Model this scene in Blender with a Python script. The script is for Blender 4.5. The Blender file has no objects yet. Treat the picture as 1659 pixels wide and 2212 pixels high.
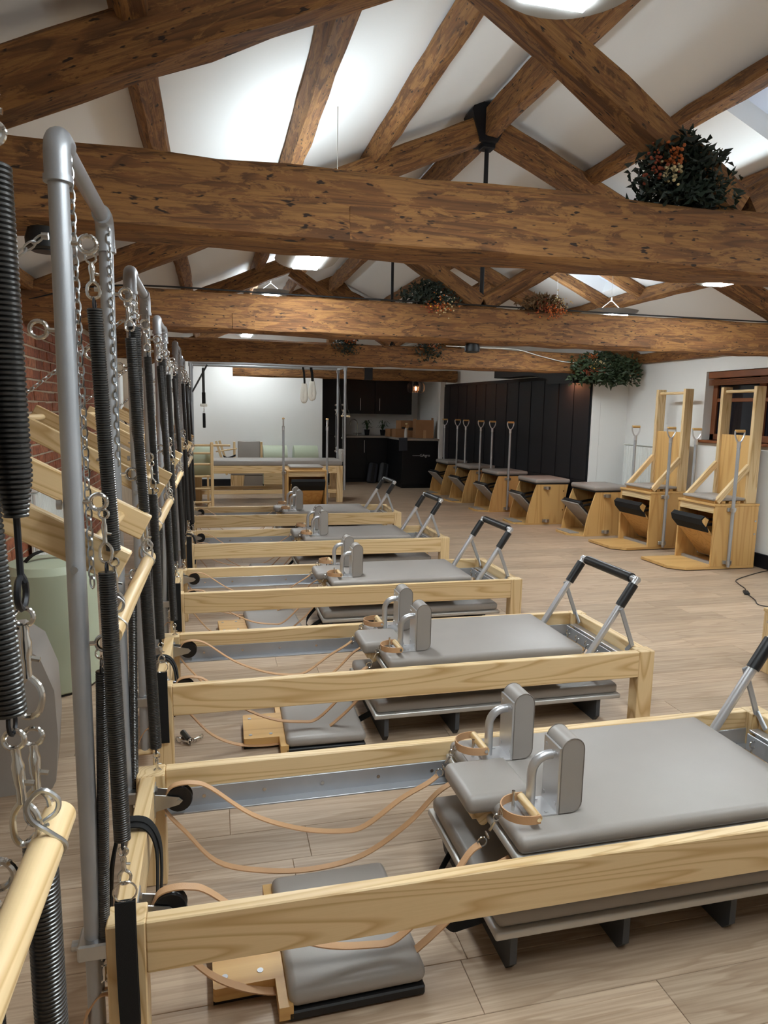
import bpy, bmesh, math, random
from mathutils import Vector as V, Matrix as M4
RND = random.Random(11)
sc = bpy.context.scene
col = sc.collection
pi = math.pi

# ------------------------------------------------------------------ camera
YAW, PITCH, ROLL, FPX, CAMH = 0.2429, 0.1442, 0.0180, 1500.5, 1.4944
fw = V((math.sin(YAW)*math.cos(PITCH), math.cos(YAW)*math.cos(PITCH), -math.sin(PITCH)))
rt = V((math.cos(YAW), -math.sin(YAW), 0)); up0 = rt.cross(fw)
r2 = rt*math.cos(ROLL) + up0*math.sin(ROLL); u2 = up0*math.cos(ROLL) - rt*math.sin(ROLL)
cd = bpy.data.cameras.new('camera'); cam = bpy.data.objects.new('camera', cd); col.objects.link(cam)
cd.sensor_fit = 'VERTICAL'; cd.sensor_height = 36.0; cd.sensor_width = 27.0
cd.lens = FPX/2212*36.0; cd.clip_start = 0.02; cd.clip_end = 100
cam.matrix_world = M4(((r2.x, u2.x, -fw.x, 0), (r2.y, u2.y, -fw.y, 0), (r2.z, u2.z, -fw.z, CAMH), (0, 0, 0, 1)))
sc.camera = cam
# ------------------------------------------------------------------ world, exposure
w = bpy.data.worlds.new('world'); sc.world = w; w.use_nodes = True
w.node_tree.nodes['Background'].inputs[0].default_value = (0.10, 0.14, 0.30, 1)
w.node_tree.nodes['Background'].inputs[1].default_value = 0.35
sc.view_settings.view_transform = 'Standard'; sc.view_settings.look = 'None'
sc.view_settings.gamma = 1.0; sc.view_settings.use_curve_mapping = False
sc.view_settings.exposure = 0.34
LAMP_DOWN, LAMP_UP = 46.0, 14.0

# ------------------------------------------------------------------ materials
def lin(c):
    return tuple(((x/255)/12.92 if x/255 <= .04045 else ((x/255+.055)/1.055)**2.4) for x in c) + (1,)
MATS = {}
class NT:
    def __init__(s, name):
        s.m = bpy.data.materials.new(name); s.m.use_nodes = True; s.t = s.m.node_tree
        s.b = s.t.nodes['Principled BSDF']; MATS[name] = s.m
    def n(s, kind, **k):
        x = s.t.nodes.new(kind)
        for a, v in k.items():
            if a.startswith('i_'):
                key = a[2:]; key = int(key) if key.isdigit() else key
                x.inputs[key].default_value = v
            else: setattr(x, a, v)
        return x
    def l(s, a, b): s.t.links.new(a, b)
    def ramp(s, fac, stops):
        r = s.n('ShaderNodeValToRGB'); e = r.color_ramp.elements
        while len(e) < len(stops): e.new(.5)
        for q, (p, c) in zip(e, stops): q.position = p; q.color = c
        s.l(fac, r.inputs[0]); return r.outputs[0]
    def mix(s, fac, a, b, mode='MIX'):
        x = s.n('ShaderNodeMix', data_type='RGBA', blend_type=mode)
        for i, v in ((0, fac), (6, a), (7, b)):
            if hasattr(v, 'links'): s.l(v, x.inputs[i])
            else: x.inputs[i].default_value = v
        return x.outputs[2]
    def coords(s, scale=(1, 1, 1), rnd=0.0):
        tc = s.n('ShaderNodeTexCoord'); mp = s.n('ShaderNodeMapping'); mp.inputs['Scale'].default_value = scale
        s.l(tc.outputs['Object'], mp.inputs[0])
        if rnd:
            oi = s.n('ShaderNodeObjectInfo'); cx = s.n('ShaderNodeCombineXYZ')
            for i, k in enumerate((37.0*rnd, 53.0*rnd, 29.0*rnd)):
                mm = s.n('ShaderNodeMath', operation='MULTIPLY', i_1=k); s.l(oi.outputs['Random'], mm.inputs[0]); s.l(mm.outputs[0], cx.inputs[i])
            s.l(cx.outputs[0], mp.inputs['Location'])
        return mp.outputs[0]
    def noise(s, vec, scale, detail=3, rough=.5, dist=0):
        x = s.n('ShaderNodeTexNoise'); x.inputs['Scale'].default_value = scale; x.inputs['Detail'].default_value = detail
        x.inputs['Roughness'].default_value = rough; x.inputs['Distortion'].default_value = dist
        if vec is not None: s.l(vec, x.inputs['Vector'])
        return x.outputs['Fac']
    def math(s, op, a, b):
        x = s.n('ShaderNodeMath', operation=op)
        for i, v in ((0, a), (1, b)):
            if hasattr(v, 'links'): s.l(v, x.inputs[i])
            else: x.inputs[i].default_value = v
        return x.outputs[0]
    def bump(s, h, strength=.2, dist=.01):
        b = s.n('ShaderNodeBump'); b.inputs['Strength'].default_value = strength; b.inputs['Distance'].default_value = dist
        s.l(h, b.inputs['Height']); s.l(b.outputs[0], s.b.inputs['Normal'])
def plain(name, rgb, rough=.5, metal=0., bump=0, bscale=300, spec=.5, var=0):
    t = NT(name); c = lin(rgb); t.b.inputs['Base Color'].default_value = c
    t.b.inputs['Roughness'].default_value = rough; t.b.inputs['Metallic'].default_value = metal
    t.b.inputs['Specular IOR Level'].default_value = spec
    if var:
        n = t.noise(t.coords(), 6, 4)
        t.l(t.ramp(n, [(.3, tuple(x*(1-var) for x in c[:3])+(1,)), (.7, tuple(min(1, x*(1+var)) for x in c[:3])+(1,))]), t.b.inputs['Base Color'])
    if bump:
        t.bump(t.noise(t.coords(), bscale, 2), bump, .002)
    return t.m
def wood(name, axis, light, dark, rings=9, rough=.45, stretch=.07, bump=.05, rnd=1.0, tint=.12, ringsharp=.55, size=1.0):
    """cathedral grain: contour lines of a stretched noise + fine fibres"""
    t = NT(name); k = {'x': 0, 'y': 1, 'z': 2}[axis]
    sc1 = [size]*3; sc1[k] = stretch*size; sc2 = [1]*3; sc2[k] = .03
    big = t.noise(t.coords(tuple(sc1), rnd), 6.5, 1.5, .45, .25)
    ring = t.math('FRACT', t.math('MULTIPLY', big, rings*2.2), 0)
    fib = t.noise(t.coords(tuple(sc2), rnd), 260, 2, .6)
    c = t.ramp(ring, [(0, lin(light)), (ringsharp, lin(light)), (.86, lin(dark)), (1, lin(light))])
    c = t.mix(t.math('MULTIPLY', fib, .35), c, lin(dark))
    oi = t.n('ShaderNodeObjectInfo')
    tv = t.n('ShaderNodeMapRange'); tv.inputs[3].default_value = 1-tint; tv.inputs[4].default_value = 1+tint*.5
    t.l(oi.outputs['Random'], tv.inputs[0])
    c = t.mix(1.0, c, tv.outputs[0], 'MULTIPLY')
    t.l(c, t.b.inputs['Base Color']); t.b.inputs['Roughness'].default_value = rough
    t.bump(fib, bump, .002)
    return t.m
ASH_L, ASH_D = (228, 200, 154), (196, 160, 108)
for a in 'xyz':
    wood('ash_'+a, a, ASH_L, ASH_D)
    wood('birch_'+a, a, (212, 170, 108), (192, 147, 86), rings=3, tint=.08, bump=.02)
def old_beam(name):
    t = NT(name); vec = t.coords((.10, 1, 1), 1.0); v2 = t.coords((.02, 1, 1), 1.0); v3 = t.coords((.35, 1, 1), 1.0)
    big = t.noise(vec, 5.5, 2, .5, .6)
    ring = t.math('FRACT', t.math('MULTIPLY', big, 13), 0)
    fib = t.noise(t.coords((.035, 1, 1), 1.0), 110, 6, .7)
    wear = t.noise(t.coords((.22, 1, 1), 1.0), 19, 8, .72, .9)
    c = t.ramp(ring, [(0, lin((128, 86, 47))), (.5, lin((119, 78, 42))), (.9, lin((86, 55, 29))), (1, lin((126, 84, 46)))])
    c = t.mix(t.ramp(wear, [(.48, (0, 0, 0, 1)), (.53, (.8, .8, .8, 1))]), c, lin((150, 106, 58)))
    c = t.mix(t.ramp(fib, [(.40, (.5, .5, .5, 1)), (.56, (0, 0, 0, 1))]), c, lin((82, 52, 28)))
    pits = t.noise(t.coords((.3, 1, 1), 1.0), 60, 2, .5)
    c = t.mix(t.ramp(pits, [(.30, (1, 1, 1, 1)), (.35, (0, 0, 0, 1))]), c, lin((40, 24, 13)))
    oi = t.n('ShaderNodeObjectInfo'); tv = t.n('ShaderNodeMapRange'); tv.inputs[3].default_value = 1.02; tv.inputs[4].default_value = 1.26
    t.l(oi.outputs['Random'], tv.inputs[0]); c = t.mix(1.0, c, tv.outputs[0], 'MULTIPLY')
    t.l(c, t.b.inputs['Base Color']); t.b.inputs['Roughness'].default_value = .72
    t.bump(t.math('ADD', fib, t.math('MULTIPLY', wear, 1.2)), .6, .008)
    return t.m
old_beam('old_beam')
def plank_mat():
    t = NT('floor_plank'); v = t.coords((.09, 1, 1), 1.0); v2 = t.coords((.025, 1, 1), 1.0)
    big = t.noise(v, 7, 3, .55, .5); ring = t.math('FRACT', t.math('MULTIPLY', big, 8), 0); fib = t.noise(v2, 110, 4, .6)
    c = t.ramp(ring, [(0, lin((193, 170, 146))), (.55, lin((186, 162, 138))), (.88, lin((168, 143, 119))), (1, lin((193, 170, 146)))])
    c = t.mix(t.ramp(fib, [(.38, (.55, .55, .55, 1)), (.6, (0, 0, 0, 1))]), c, lin((152, 128, 106)))
    oi = t.n('ShaderNodeObjectInfo'); tv = t.n('ShaderNodeMapRange'); tv.inputs[3].default_value = .80; tv.inputs[4].default_value = 1.04
    t.l(oi.outputs['Random'], tv.inputs[0]); c = t.mix(1.0, c, tv.outputs[0], 'MULTIPLY')
    t.l(c, t.b.inputs['Base Color']); t.b.inputs['Roughness'].default_value = .42; t.b.inputs['Specular IOR Level'].default_value = .35
    t.bump(fib, .06, .002)
plank_mat()
def brick_mat():
    t = NT('brick'); n = t.noise(t.coords((1, 1, 1), 1.0), 22, 5, .65)
    oi = t.n('ShaderNodeObjectInfo')
    base = t.ramp(oi.outputs['Random'], [(0, lin((128, 70, 46))), (.35, lin((164, 96, 64))), (.7, lin((148, 82, 56))), (1, lin((176, 112, 78)))])
    c = t.mix(t.ramp(n, [(.35, (.8, .8, .8, 1)), (.6, (0, 0, 0, 1))]), base, lin((104, 62, 46)))
    t.l(c, t.b.inputs['Base Color']); t.b.inputs['Roughness'].default_value = .9; t.bump(n, .5, .006)
brick_mat()
plain('mortar', (176, 158, 136), .95, bump=.5, bscale=120, var=.12)
plain('white_paint', (232, 231, 228), .7, bump=.05, bscale=90)
plain('white_ceiling', (236, 236, 235), .75, bump=.06, bscale=60)
plain('dark_paint', (20, 20, 25), .55, spec=.3)
plain('black_unit', (14, 14, 17), .5, spec=.3)
plain('black', (16, 16, 18), .5)
plain('black_steel', (26, 27, 32), .45, .3)
plain('webbing', (12, 12, 13), .9, bump=.4, bscale=600)
plain('black_vinyl', (20, 21, 24), .38, bump=.1, bscale=700)
plain('taupe', (150, 143, 137), .42, bump=.12, bscale=650, var=.03)
plain('taupe_seam', (118, 109, 102), .6)
plain('sage', (176, 184, 160), .5, bump=.1, bscale=600)
plain('aluminium', (206, 206, 208), .34, .8)
plain('galvanised', (172, 174, 178), .42, .55, bump=.08, bscale=220, var=.08)
plain('chrome', (214, 212, 208), .16, 1.0)
plain('zinc', (196, 198, 200), .28, 1.0)
plain('spring_steel', (84, 83, 82), .30, .9)
plain('rubber', (14, 14, 16), .28)
plain('leather', (194, 152, 112), .55, bump=.2, bscale=400, var=.10)
plain('charcoal', (66, 68, 72), .6)
plain('silver_edge', (196, 194, 190), .4, .6)
plain('ply_edge', (150, 106, 62), .6)
plain('lamp_grey', (170, 170, 168), .5)
plain('lamp_white', (236, 236, 232), .5)
plain('radiator', (228, 230, 226), .45)
plain('worktop', (150, 142, 134), .5, var=.1)
plain('cardboard', (158, 116, 80), .8, var=.06)
plain('tape', (186, 146, 104), .4)
plain('cloth_dark', (52, 54, 62), .9)
plain('fleece', (236, 232, 222), 1.0, bump=.9, bscale=160)
plain('leaf_dark', (34, 46, 34), .6, var=.3)
plain('leaf_green', (52, 68, 42), .6, var=.3)
plain('flower_orange', (186, 98, 44), .8, var=.3)
plain('flower_cream', (206, 186, 140), .8, var=.2)
plain('flower_rust', (142, 66, 40), .8, var=.3)
plain('flower_yellow', (226, 176, 46), .7)
plain('stem', (112, 84, 52), .8)
plain('red_wood', (122, 70, 38), .5, var=.15)
plain('plastic_white', (226, 226, 222), .4)
plain('plant_green', (58, 84, 44), .55, var=.25)
plain('copper', (184, 106, 70), .3, 1.0)
plain('night_glass', (16, 19, 30), .04)
plain('corrugated', (214, 220, 234), .35)
plain('lettering', (196, 196, 196), .5)
plain('ceramic', (206, 204, 200), .4)
plain('socket_white', (230, 230, 226), .35)
def emis(name, rgb, s, k=1.0):
    t = NT(name); t.b.inputs['Base Color'].default_value = (0.8, .8, .8, 1)
    t.b.inputs['Emission Color'].default_value = lin(rgb); t.b.inputs['Emission Strength'].default_value = s
emis('lamp_diffuser', (238, 248, 252), LAMP_DOWN)
emis('lamp_uplight', (234, 248, 255), LAMP_UP)
emis('filament', (255, 176, 110), 260)
emis('warm_spot', (255, 170, 120), 650)
t = NT('bulb_glass'); t.b.inputs['Base Color'].default_value = lin((255, 226, 206)); t.b.inputs['Transmission Weight'].default_value = 1.0
t.b.inputs['Roughness'].default_value = .25; t.b.inputs['IOR'].default_value = 1.1

# ------------------------------------------------------------------ mesh builder
class MB:
    def __init__(s): s.v = []; s.f = []
    def add(s, vs, fs, m=None):
        o = len(s.v)
        s.v += [tuple(m @ V(p)) for p in vs] if m else [tuple(p) for p in vs]
        s.f += [tuple(i+o for i in f) for f in fs]; return s
    def box(s, x0, y0, z0, x1, y1, z1, c=0, m=None):
        if c <= 0:
            vs = [(x, y, z) for z in (z0, z1) for y in (y0, y1) for x in (x0, x1)]
            return s.add(vs, [(0, 2, 3, 1), (4, 5, 7, 6), (0, 1, 5, 4), (2, 6, 7, 3), (0, 4, 6, 2), (1, 3, 7, 5)], m)
        lo = (x0, y0, z0); hi = (x1, y1, z1); vs = []; ix = {}
        for sx in (0, 1):
            for sy in (0, 1):
                for sz in (0, 1):
                    g = (sx, sy, sz)
                    for a in range(3):
                        p = [hi[k]-(0 if k == a else c) if g[k] else lo[k]+(0 if k == a else c) for k in range(3)]
                        ix[g+(a,)] = len(vs); vs.append(p)
        fs = []
        for a in range(3):
            b, d = (a+1) % 3, (a+2) % 3
            for e in (0, 1):
                q = []
                for (i, j) in ((0, 0), (1, 0), (1, 1), (0, 1)):
                    g = [0]*3; g[a] = e; g[b] = i; g[d] = j; q.append(ix[tuple(g)+(a,)])
                fs.append(tuple(q))
            for i in (0, 1):
                for j in (0, 1):
                    g0 = [0]*3; g1 = [0]*3; g0[b] = g1[b] = i; g0[d] = g1[d] = j; g1[a] = 1
                    fs.append((ix[tuple(g0)+(b,)], ix[tuple(g0)+(d,)], ix[tuple(g1)+(d,)], ix[tuple(g1)+(b,)]))
        for sx in (0, 1):
            for sy in (0, 1):
                for sz in (0, 1): fs.append(tuple(ix[(sx, sy, sz, a)] for a in range(3)))
        return s.add(vs, fs, m)
    def rbox(s, x0, y0, z0, x1, y1, z1, r=.01, seg=3, m=None):
        bm = bmesh.new(); bmesh.ops.create_cube(bm, size=1)
        for v in bm.verts:
            v.co = V(((x0+x1)/2+v.co.x*(x1-x0), (y0+y1)/2+v.co.y*(y1-y0), (z0+z1)/2+v.co.z*(z1-z0)))
        bmesh.ops.bevel(bm, geom=list(bm.edges), offset=r, segments=seg, profile=.5, affect='EDGES', clamp_overlap=True)
        bm.verts.index_update(); vs = [v.co.copy() for v in bm.verts]; fs = [tuple(v.index for v in f.verts) for f in bm.faces]
        bm.free(); return s.add(vs, fs, m)
    def tube(s, pts, r, n=10, closed=False, cap=True, m=None):
        P = [V(p) for p in pts]; N = len(P); rs = r if isinstance(r, (list, tuple)) else [r]*N
        T = []
        for i in range(N):
            a = P[i-1] if (i or closed) else P[i]; b = P[(i+1) % N] if (i < N-1 or closed) else P[i]
            d = b-a; T.append(d.normalized() if d.length > 1e-9 else V((0, 0, 1)))
        x = T[0].orthogonal().normalized(); vs = []; fs = []
        for i in range(N):
            x = (x - T[i]*x.dot(T[i]));  x = x.normalized() if x.length > 1e-6 else T[i].orthogonal().normalized()
            y = T[i].cross(x)
            for k in range(n):
                a = 2*pi*k/n; vs.append(P[i] + (x*math.cos(a)+y*math.sin(a))*rs[i])
        for i in range(N if closed else N-1):
            j = (i+1) % N
            for k in range(n): fs.append((i*n+k, i*n+(k+1) % n, j*n+(k+1) % n, j*n+k))
        if cap and not closed: fs.append(tuple(range(n))[::-1]); fs.append(tuple((N-1)*n+k for k in range(n)))
        return s.add(vs, fs, m)
    def cyl(s, p, q, r, n=14, m=None): return s.tube([p, q], r, n, m=m)
    def lathe(s, prof, n=16, m=None):       # prof: (radius, z)
        vs = []; fs = []; N = len(prof)
        for (r, z) in prof:
            for k in range(n): a = 2*pi*k/n; vs.append((r*math.cos(a), r*math.sin(a), z))
        for i in range(N-1):
            for k in range(n): fs.append((i*n+k, i*n+(k+1) % n, (i+1)*n+(k+1) % n, (i+1)*n+k))
        fs.append(tuple(range(n))[::-1]); fs.append(tuple((N-1)*n+k for k in range(n)))
        return s.add(vs, fs, m)
    def torus(s, c, nrm, R, r, n=14, k=6, sx=1.0, m=None):
        nn = V(nrm).normalized(); a = nn.orthogonal().normalized(); b = nn.cross(a)
        return s.tube([V(c)+a*R*math.cos(2*pi*i/n)*sx+b*R*math.sin(2*pi*i/n) for i in range(n)], r, k, closed=True, m=m)
    def prism(s, poly, axis, a0, a1, m=None):
        n = len(poly)
        def mk(p, a): return {'x': (a, p[0], p[1]), 'y': (p[0], a, p[1]), 'z': (p[0], p[1], a)}[axis]
        vs = [mk(p, a0) for p in poly]+[mk(p, a1) for p in poly]
        fs = [tuple(range(n)), tuple(range(n, 2*n))[::-1]]+[(i, (i+1) % n, n+(i+1) % n, n+i) for i in range(n)]
        return s.add(vs, fs, m)
    def strap(s, pts, wdir, wd, th=.003):      # flat band along pts, width along wdir
        P = [V(p) for p in pts]; wv = V(wdir).normalized(); vs = []; fs = []; N = len(P)
        for i in range(N):
            d = (P[min(i+1, N-1)]-P[max(i-1, 0)]).normalized(); nn = d.cross(wv).normalized()
            for a, b in ((-1, -1), (1, -1), (1, 1), (-1, 1)): vs.append(P[i]+wv*wd/2*a+nn*th/2*b)
        for i in range(N-1):
            for k in range(4): fs.append((i*4+k, i*4+(k+1) % 4, i*4+4+(k+1) % 4, i*4+4+k))
        fs += [(3, 2, 1, 0), tuple((N-1)*4+k for k in range(4))]
        return s.add(vs, fs)
    def bar(s, p, q, w_, h_, up=(0, 0, 1), c=0):
        m, L = frame(p, q, up); return s.box(0, -w_/2, -h_/2, L, w_/2, h_/2, c, m)
    def build(s, name, mat, parent=None, smooth=True, angle=38, recalc=True):
        me = bpy.data.meshes.new(name); me.from_pydata(s.v, [], s.f)
        if recalc:
            bm = bmesh.new(); bm.from_mesh(me); bmesh.ops.recalc_face_normals(bm, faces=bm.faces); bm.to_mesh(me); bm.free()
        me.materials.append(MATS[mat])
        if smooth:
            me.shade_smooth(); me.set_sharp_from_angle(angle=math.radians(angle))
        return link(name, me, parent)
def frame(p, q, up=(0, 0, 1)):
    p, q = V(p), V(q); x = (q-p); L = x.length; x.normalize(); u = V(up)
    if abs(x.dot(u.normalized())) > .999: u = V((0, 1, 0))
    y = u.cross(x).normalized(); z = x.cross(y)
    return M4(((x.x, y.x, z.x, p.x), (x.y, y.y, z.y, p.y), (x.z, y.z, z.z, p.z), (0, 0, 0, 1))), L
def link(name, data, parent=None):
    o = bpy.data.objects.new(name, data); col.objects.link(o)
    if parent: o.parent = parent
    return o
def tag(o, label, cat, group=None):
    o['label'] = label; o['category'] = cat
    if group: o['group'] = group
    return o
def thing(name, label, cat, loc=(0, 0, 0), rz=0, group=None):
    o = link(name, None); o.empty_display_size = .1; o.location = loc; o.rotation_euler = (0, 0, rz)
    return tag(o, label, cat, group)
def struct(o): o['kind'] = 'structure'; return o
def stuff(o): o['kind'] = 'stuff'; return o
def dup(root, loc=None, rz=None, label=None, group=None, matrix=None):
    r = root.copy(); col.objects.link(r)
    if loc is not None: r.location = loc
    if rz is not None: r.rotation_euler = (0, 0, rz)
    if matrix is not None: r.matrix_world = matrix
    if label: r['label'] = label
    if group: r['group'] = group
    for ch in list(root.children):
        c = ch.copy(); col.objects.link(c); c.parent = r
        for g in list(ch.children):
            d = g.copy(); col.objects.link(d); d.parent = c
    return r
def hsv_poly_arc(cx, cz, r, a0, a1, n):
    return [(cx+r*math.cos(a0+(a1-a0)*i/n), cz+r*math.sin(a0+(a1-a0)*i/n)) for i in range(n+1)]
def smooth_path(pts, k=6):
    P = [V(p) for p in pts]; out = []
    for i in range(len(P)-1):
        p0 = P[max(i-1, 0)]; p1 = P[i]; p2 = P[i+1]; p3 = P[min(i+2, len(P)-1)]
        for j in range(k):
            u = j/k; out.append(.5*((2*p1)+(p2-p0)*u+(2*p0-5*p1+4*p2-p3)*u*u+(3*p1-p0-3*p2+p3)*u**3))
    return out+[P[-1]]
def beam(name, p, q, wd, ht, parent=None, mat='old_beam', up=(0, 0, 1), jit=.006, ch=.018, base=V((0, 0, 0)), seed=0):
    """hewn timber: chamfered section swept with a slight wobble; its own frame runs along the grain"""
    m, L = frame(p, q, up); n = max(2, int(L/.22)); rr = random.Random(seed+len(name)+int(L*1000)); b = MB(); vs = []; fs = []
    sec = [(-wd/2+ch, -ht/2), (wd/2-ch, -ht/2), (wd/2, -ht/2+ch), (wd/2, ht/2-ch), (wd/2-ch, ht/2), (-wd/2+ch, ht/2), (-wd/2, ht/2-ch), (-wd/2, -ht/2+ch)]
    for i in range(n+1):
        for (y, z) in sec:
            vs.append((L*i/n, y+rr.uniform(-jit, jit), z+rr.uniform(-jit, jit)))
    for i in range(n):
        for k in range(8): fs.append((i*8+k, i*8+(k+1) % 8, i*8+8+(k+1) % 8, i*8+8+k))
    fs += [tuple(range(8))[::-1], tuple(n*8+k for k in range(8))]
    o = b.add(vs, fs).build(name, mat, parent, angle=30)
    m = m.copy(); m.translation = m.translation-base; o.matrix_basis = m
    return o

# ------------------------------------------------------------------ dimensions
XL, XR, XC = -1.22, 5.36, 2.07
YN, YF = -2.6, 13.45            # near and far walls
SL = .437; CO = 1/math.sqrt(1+SL*SL); SI = SL*CO
ZR = 3.81                       # ceiling at the ridge
def zc(x): return ZR-SL*abs(x-XC)

# ================================================================== FLOOR
fl = struct(MB().box(XL-.1, YN-.1, -.10, XR+.1, 15.1, -.006).build('floor', 'ply_edge', smooth=False))
PW, PL = .1785, 1.25
rows = []
j0 = int(math.floor((YN-1.435)/PW)); j1 = int(math.ceil((14.95-1.435)/PW))
planks = []
for j in range(j0, j1):
    y0 = 1.435+j*PW
    off = .64 if j == 0 else (1.13 if j == -1 else RND.uniform(0, PL))
    x = off-PL*math.ceil((off-XL)/PL)
    while x < XR:
        a, b = max(x, XL), min(x+PL, XR)
        if b-a > .03: planks.append((a, b, y0))
        x += PL
def plank_vis(p):
    a, b, y = p; cx, cy = (a+b)/2-0, y+PW/2
    d = V((cx, cy, -CAMH)); z = d.dot(fw)
    if z < .2: return -1
    px = FPX*d.dot(r2)/z; py = -FPX*d.dot(u2)/z
    if abs(px) > 1100 or py > 1180: return -1
    return 1/(z*z)
planks.sort(key=plank_vis, reverse=True)
def plank_box(b, a, c, y): b.box(a+.0006, y+.0006, -.006, c-.0006, y+PW-.0006, 0, .0012)
full = MB(); plank_box(full, -PL/2, PL/2, -PW/2); full_me = None
for i, (a, b, y) in enumerate(planks[:300]):
    if abs(b-a-PL) < 1e-4 and full_me is not None: o = link('plank', full_me, fl)
    else:
        m = MB(); plank_box(m, -(b-a)/2, (b-a)/2, -PW/2); o = m.build('plank', 'floor_plank', fl, smooth=False)
        if abs(b-a-PL) < 1e-4: full_me = o.data
    o.location = ((a+b)/2, y+PW/2, 0)
m = MB()
for (a, b, y) in planks[300:]: plank_box(m, a, b, y)
stuff(m.build('plank_field', 'floor_plank', fl, smooth=False))

# ================================================================== WALLS
wl = struct(MB().box(XL-.30, YN, 0, XL, 15.1, 2.6).build('wall_left', 'mortar', smooth=False))
BL, BH, BJ = .215, .065, .011
bricks = []
for r in range(0, 30):
    z = .004+r*(BH+BJ); y = 3.6-((r % 2)*.113)
    while y < 9.0:
        bricks.append((y, z)); y += BL+BJ
bricks = [b for b in bricks if b[1]+BH < 2.22]
def brick_rank(b):
    y, z = b; d = V((XL, y+.1, z-CAMH)); q = d.dot(fw); px = 829.5+FPX*d.dot(r2)/q; py = 1106-FPX*d.dot(u2)/q
    ok = -20 < px < 270 and 560 < py < 1320
    return (0 if ok else 1, q)
bricks.sort(key=brick_rank)
bvar = []
for k in range(4):
    rr = random.Random(k); m = MB().box(-.02, 0, 0, .006+rr.uniform(-.003, .004), BL-rr.uniform(0, .006), BH-rr.uniform(0, .004), .004)
    m.v = [(a+rr.uniform(-.0015, .0015), b+rr.uniform(-.0015, .0015), c+rr.uniform(-.0015, .0015)) for a, b, c in m.v]
    bvar.append(m)
bme = []
for i, (y, z) in enumerate(bricks[:300]):
    k = RND.randrange(4)
    if len(bme) <= i and i < 4: o = bvar[i].build('brick', 'brick', wl, smooth=False); bme.append(o.data)
    else: o = link('brick', bme[k], wl)
    o.location = (XL, y, z); o.rotation_euler = (RND.uniform(-.008, .008), 0, RND.uniform(-.006, .006))
m = MB()
for (y, z) in bricks[300:]: m.box(XL-.02, y, z, XL+.006, y+BL, z+BH, .004)
stuff(m.build('brick_field', 'brick', wl, smooth=False))
# right wall with a window opening
WY0, WY1, WZ0, WZ1 = 4.55, 6.80, 1.24, 1.99
m = MB(); m.box(XR, YN, 0, XR+.28, WY0, 2.6); m.box(XR, WY1, 0, XR+.28, 15.1, 2.6); m.box(XR, WY0, 0, XR+.28, WY1, WZ0); m.box(XR, WY0, WZ1, XR+.28, WY1, 2.6)
struct(m.build('wall_right', 'white_paint', smooth=False))
# white block behind the dark panelled wall
m = MB().prism([(4.84, 8.30), (XR, 8.30), (XR, 15.0), (4.44, 15.0), (4.44, 13.2)], 'z', 0, 3.2)
struct(m.build('wall_pier', 'white_paint', smooth=False))
# far wall: white part, gable above kitchen recess
def gable(b, y0, y1, x0, x1, zb):
    pts = [(x0, zb), (x1, zb), (x1, zc(x1)+.05)]
    if x0 < XC < x1: pts.append((XC, ZR+.05))
    pts.append((x0, zc(x0)+.05)); b.prism(pts, 'y', y0, y1)
m = MB(); gable(m, YF, YF+.15, XL, 2.07, 0); gable(m, YF, YF+.15, 2.07, 4.6, 2.22); m.box(XL, YF+.15, 0, 2.07, 15.1, 2.6)
struct(m.build('wall_far', 'white_paint', smooth=False))
m = MB().box(2.05, 15.0, 0, 4.5, 15.15, 2.6); struct(m.build('wall_kitchen', 'white_paint', smooth=False))
m = MB().box(2.05, YF+.15, 2.30, 4.46, 15.0, 2.36); struct(m.build('ceiling_kitchen', 'white_paint', smooth=False))
m = MB(); gable(m, YN-.15, YN, XL, XR, 0); struct(m.build('wall_near', 'white_paint', smooth=False))
# ceiling slopes (own frames; right slope has two roof lights)
def slope(name, sgn, holes):
    b = MB(); U = (XR-XC)/CO+.3; us = sorted({0, U}|{h[0] for h in holes}|{h[1] for h in holes}); vs = sorted({YN, YF+.1}|{h[2] for h in holes}|{h[3] for h in holes})
    for i in range(len(us)-1):
        for j in range(len(vs)-1):
            uc, vc = (us[i]+us[i+1])/2, (vs[j]+vs[j+1])/2
            if any(h[0] < uc < h[1] and h[2] < vc < h[3] for h in holes): continue
            b.box(us[i], vs[j], 0, us[i+1], vs[j+1], .14)
    o = struct(b.build(name, 'white_ceiling', smooth=False))
    o.matrix_world = M4(((sgn*CO, 0, sgn*SI, XC), (0, 1, 0, 0), (-SI, 0, CO, ZR), (0, 0, 0, 1)))
    return o
def uof(x): return abs(x-XC)/CO
HOLES = [(uof(3.42), uof(4.26), 6.66, 7.24), (uof(3.02), uof(3.75), 3.35, 3.95)]
slope('ceiling_left', -1, []); cr = slope('ceiling_right', 1, HOLES)
for i, h in enumerate(HOLES):
    b = MB(); n = 60; vs = []; fs = []
    for k in range(n+1):
        v = h[2]-.02+(h[3]-h[2]+.04)*k/n; zz = .13+.012*math.sin(k*pi/2.0)
        vs += [(h[0]-.02, v, zz), (h[1]+.02, v, zz), (h[0]-.02, v, zz+.004), (h[1]+.02, v, zz+.004)]
    for k in range(n):
        a = k*4; fs += [(a, a+1, a+5, a+4), (a+2, a+6, a+7, a+3), (a, a+4, a+6, a+2), (a+1, a+3, a+7, a+5)]
    fs += [(0, 2, 3, 1), (n*4, n*4+1, n*4+3, n*4+2)]
    o = struct(b.add(vs, fs).build('window_%d' % (i+2), 'corrugated', angle=60)); o.matrix_world = cr.matrix_world.copy()
# baseboards
struct(MB().box(XR-.03, YN, 0, XR, 8.3, .14, .004).build('baseboard_right', 'dark_paint', smooth=False))
struct(MB().box(XL, YF-.025, 0, 2.07, YF, .17, .004).build('baseboard_far', 'dark_paint', smooth=False))

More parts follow.
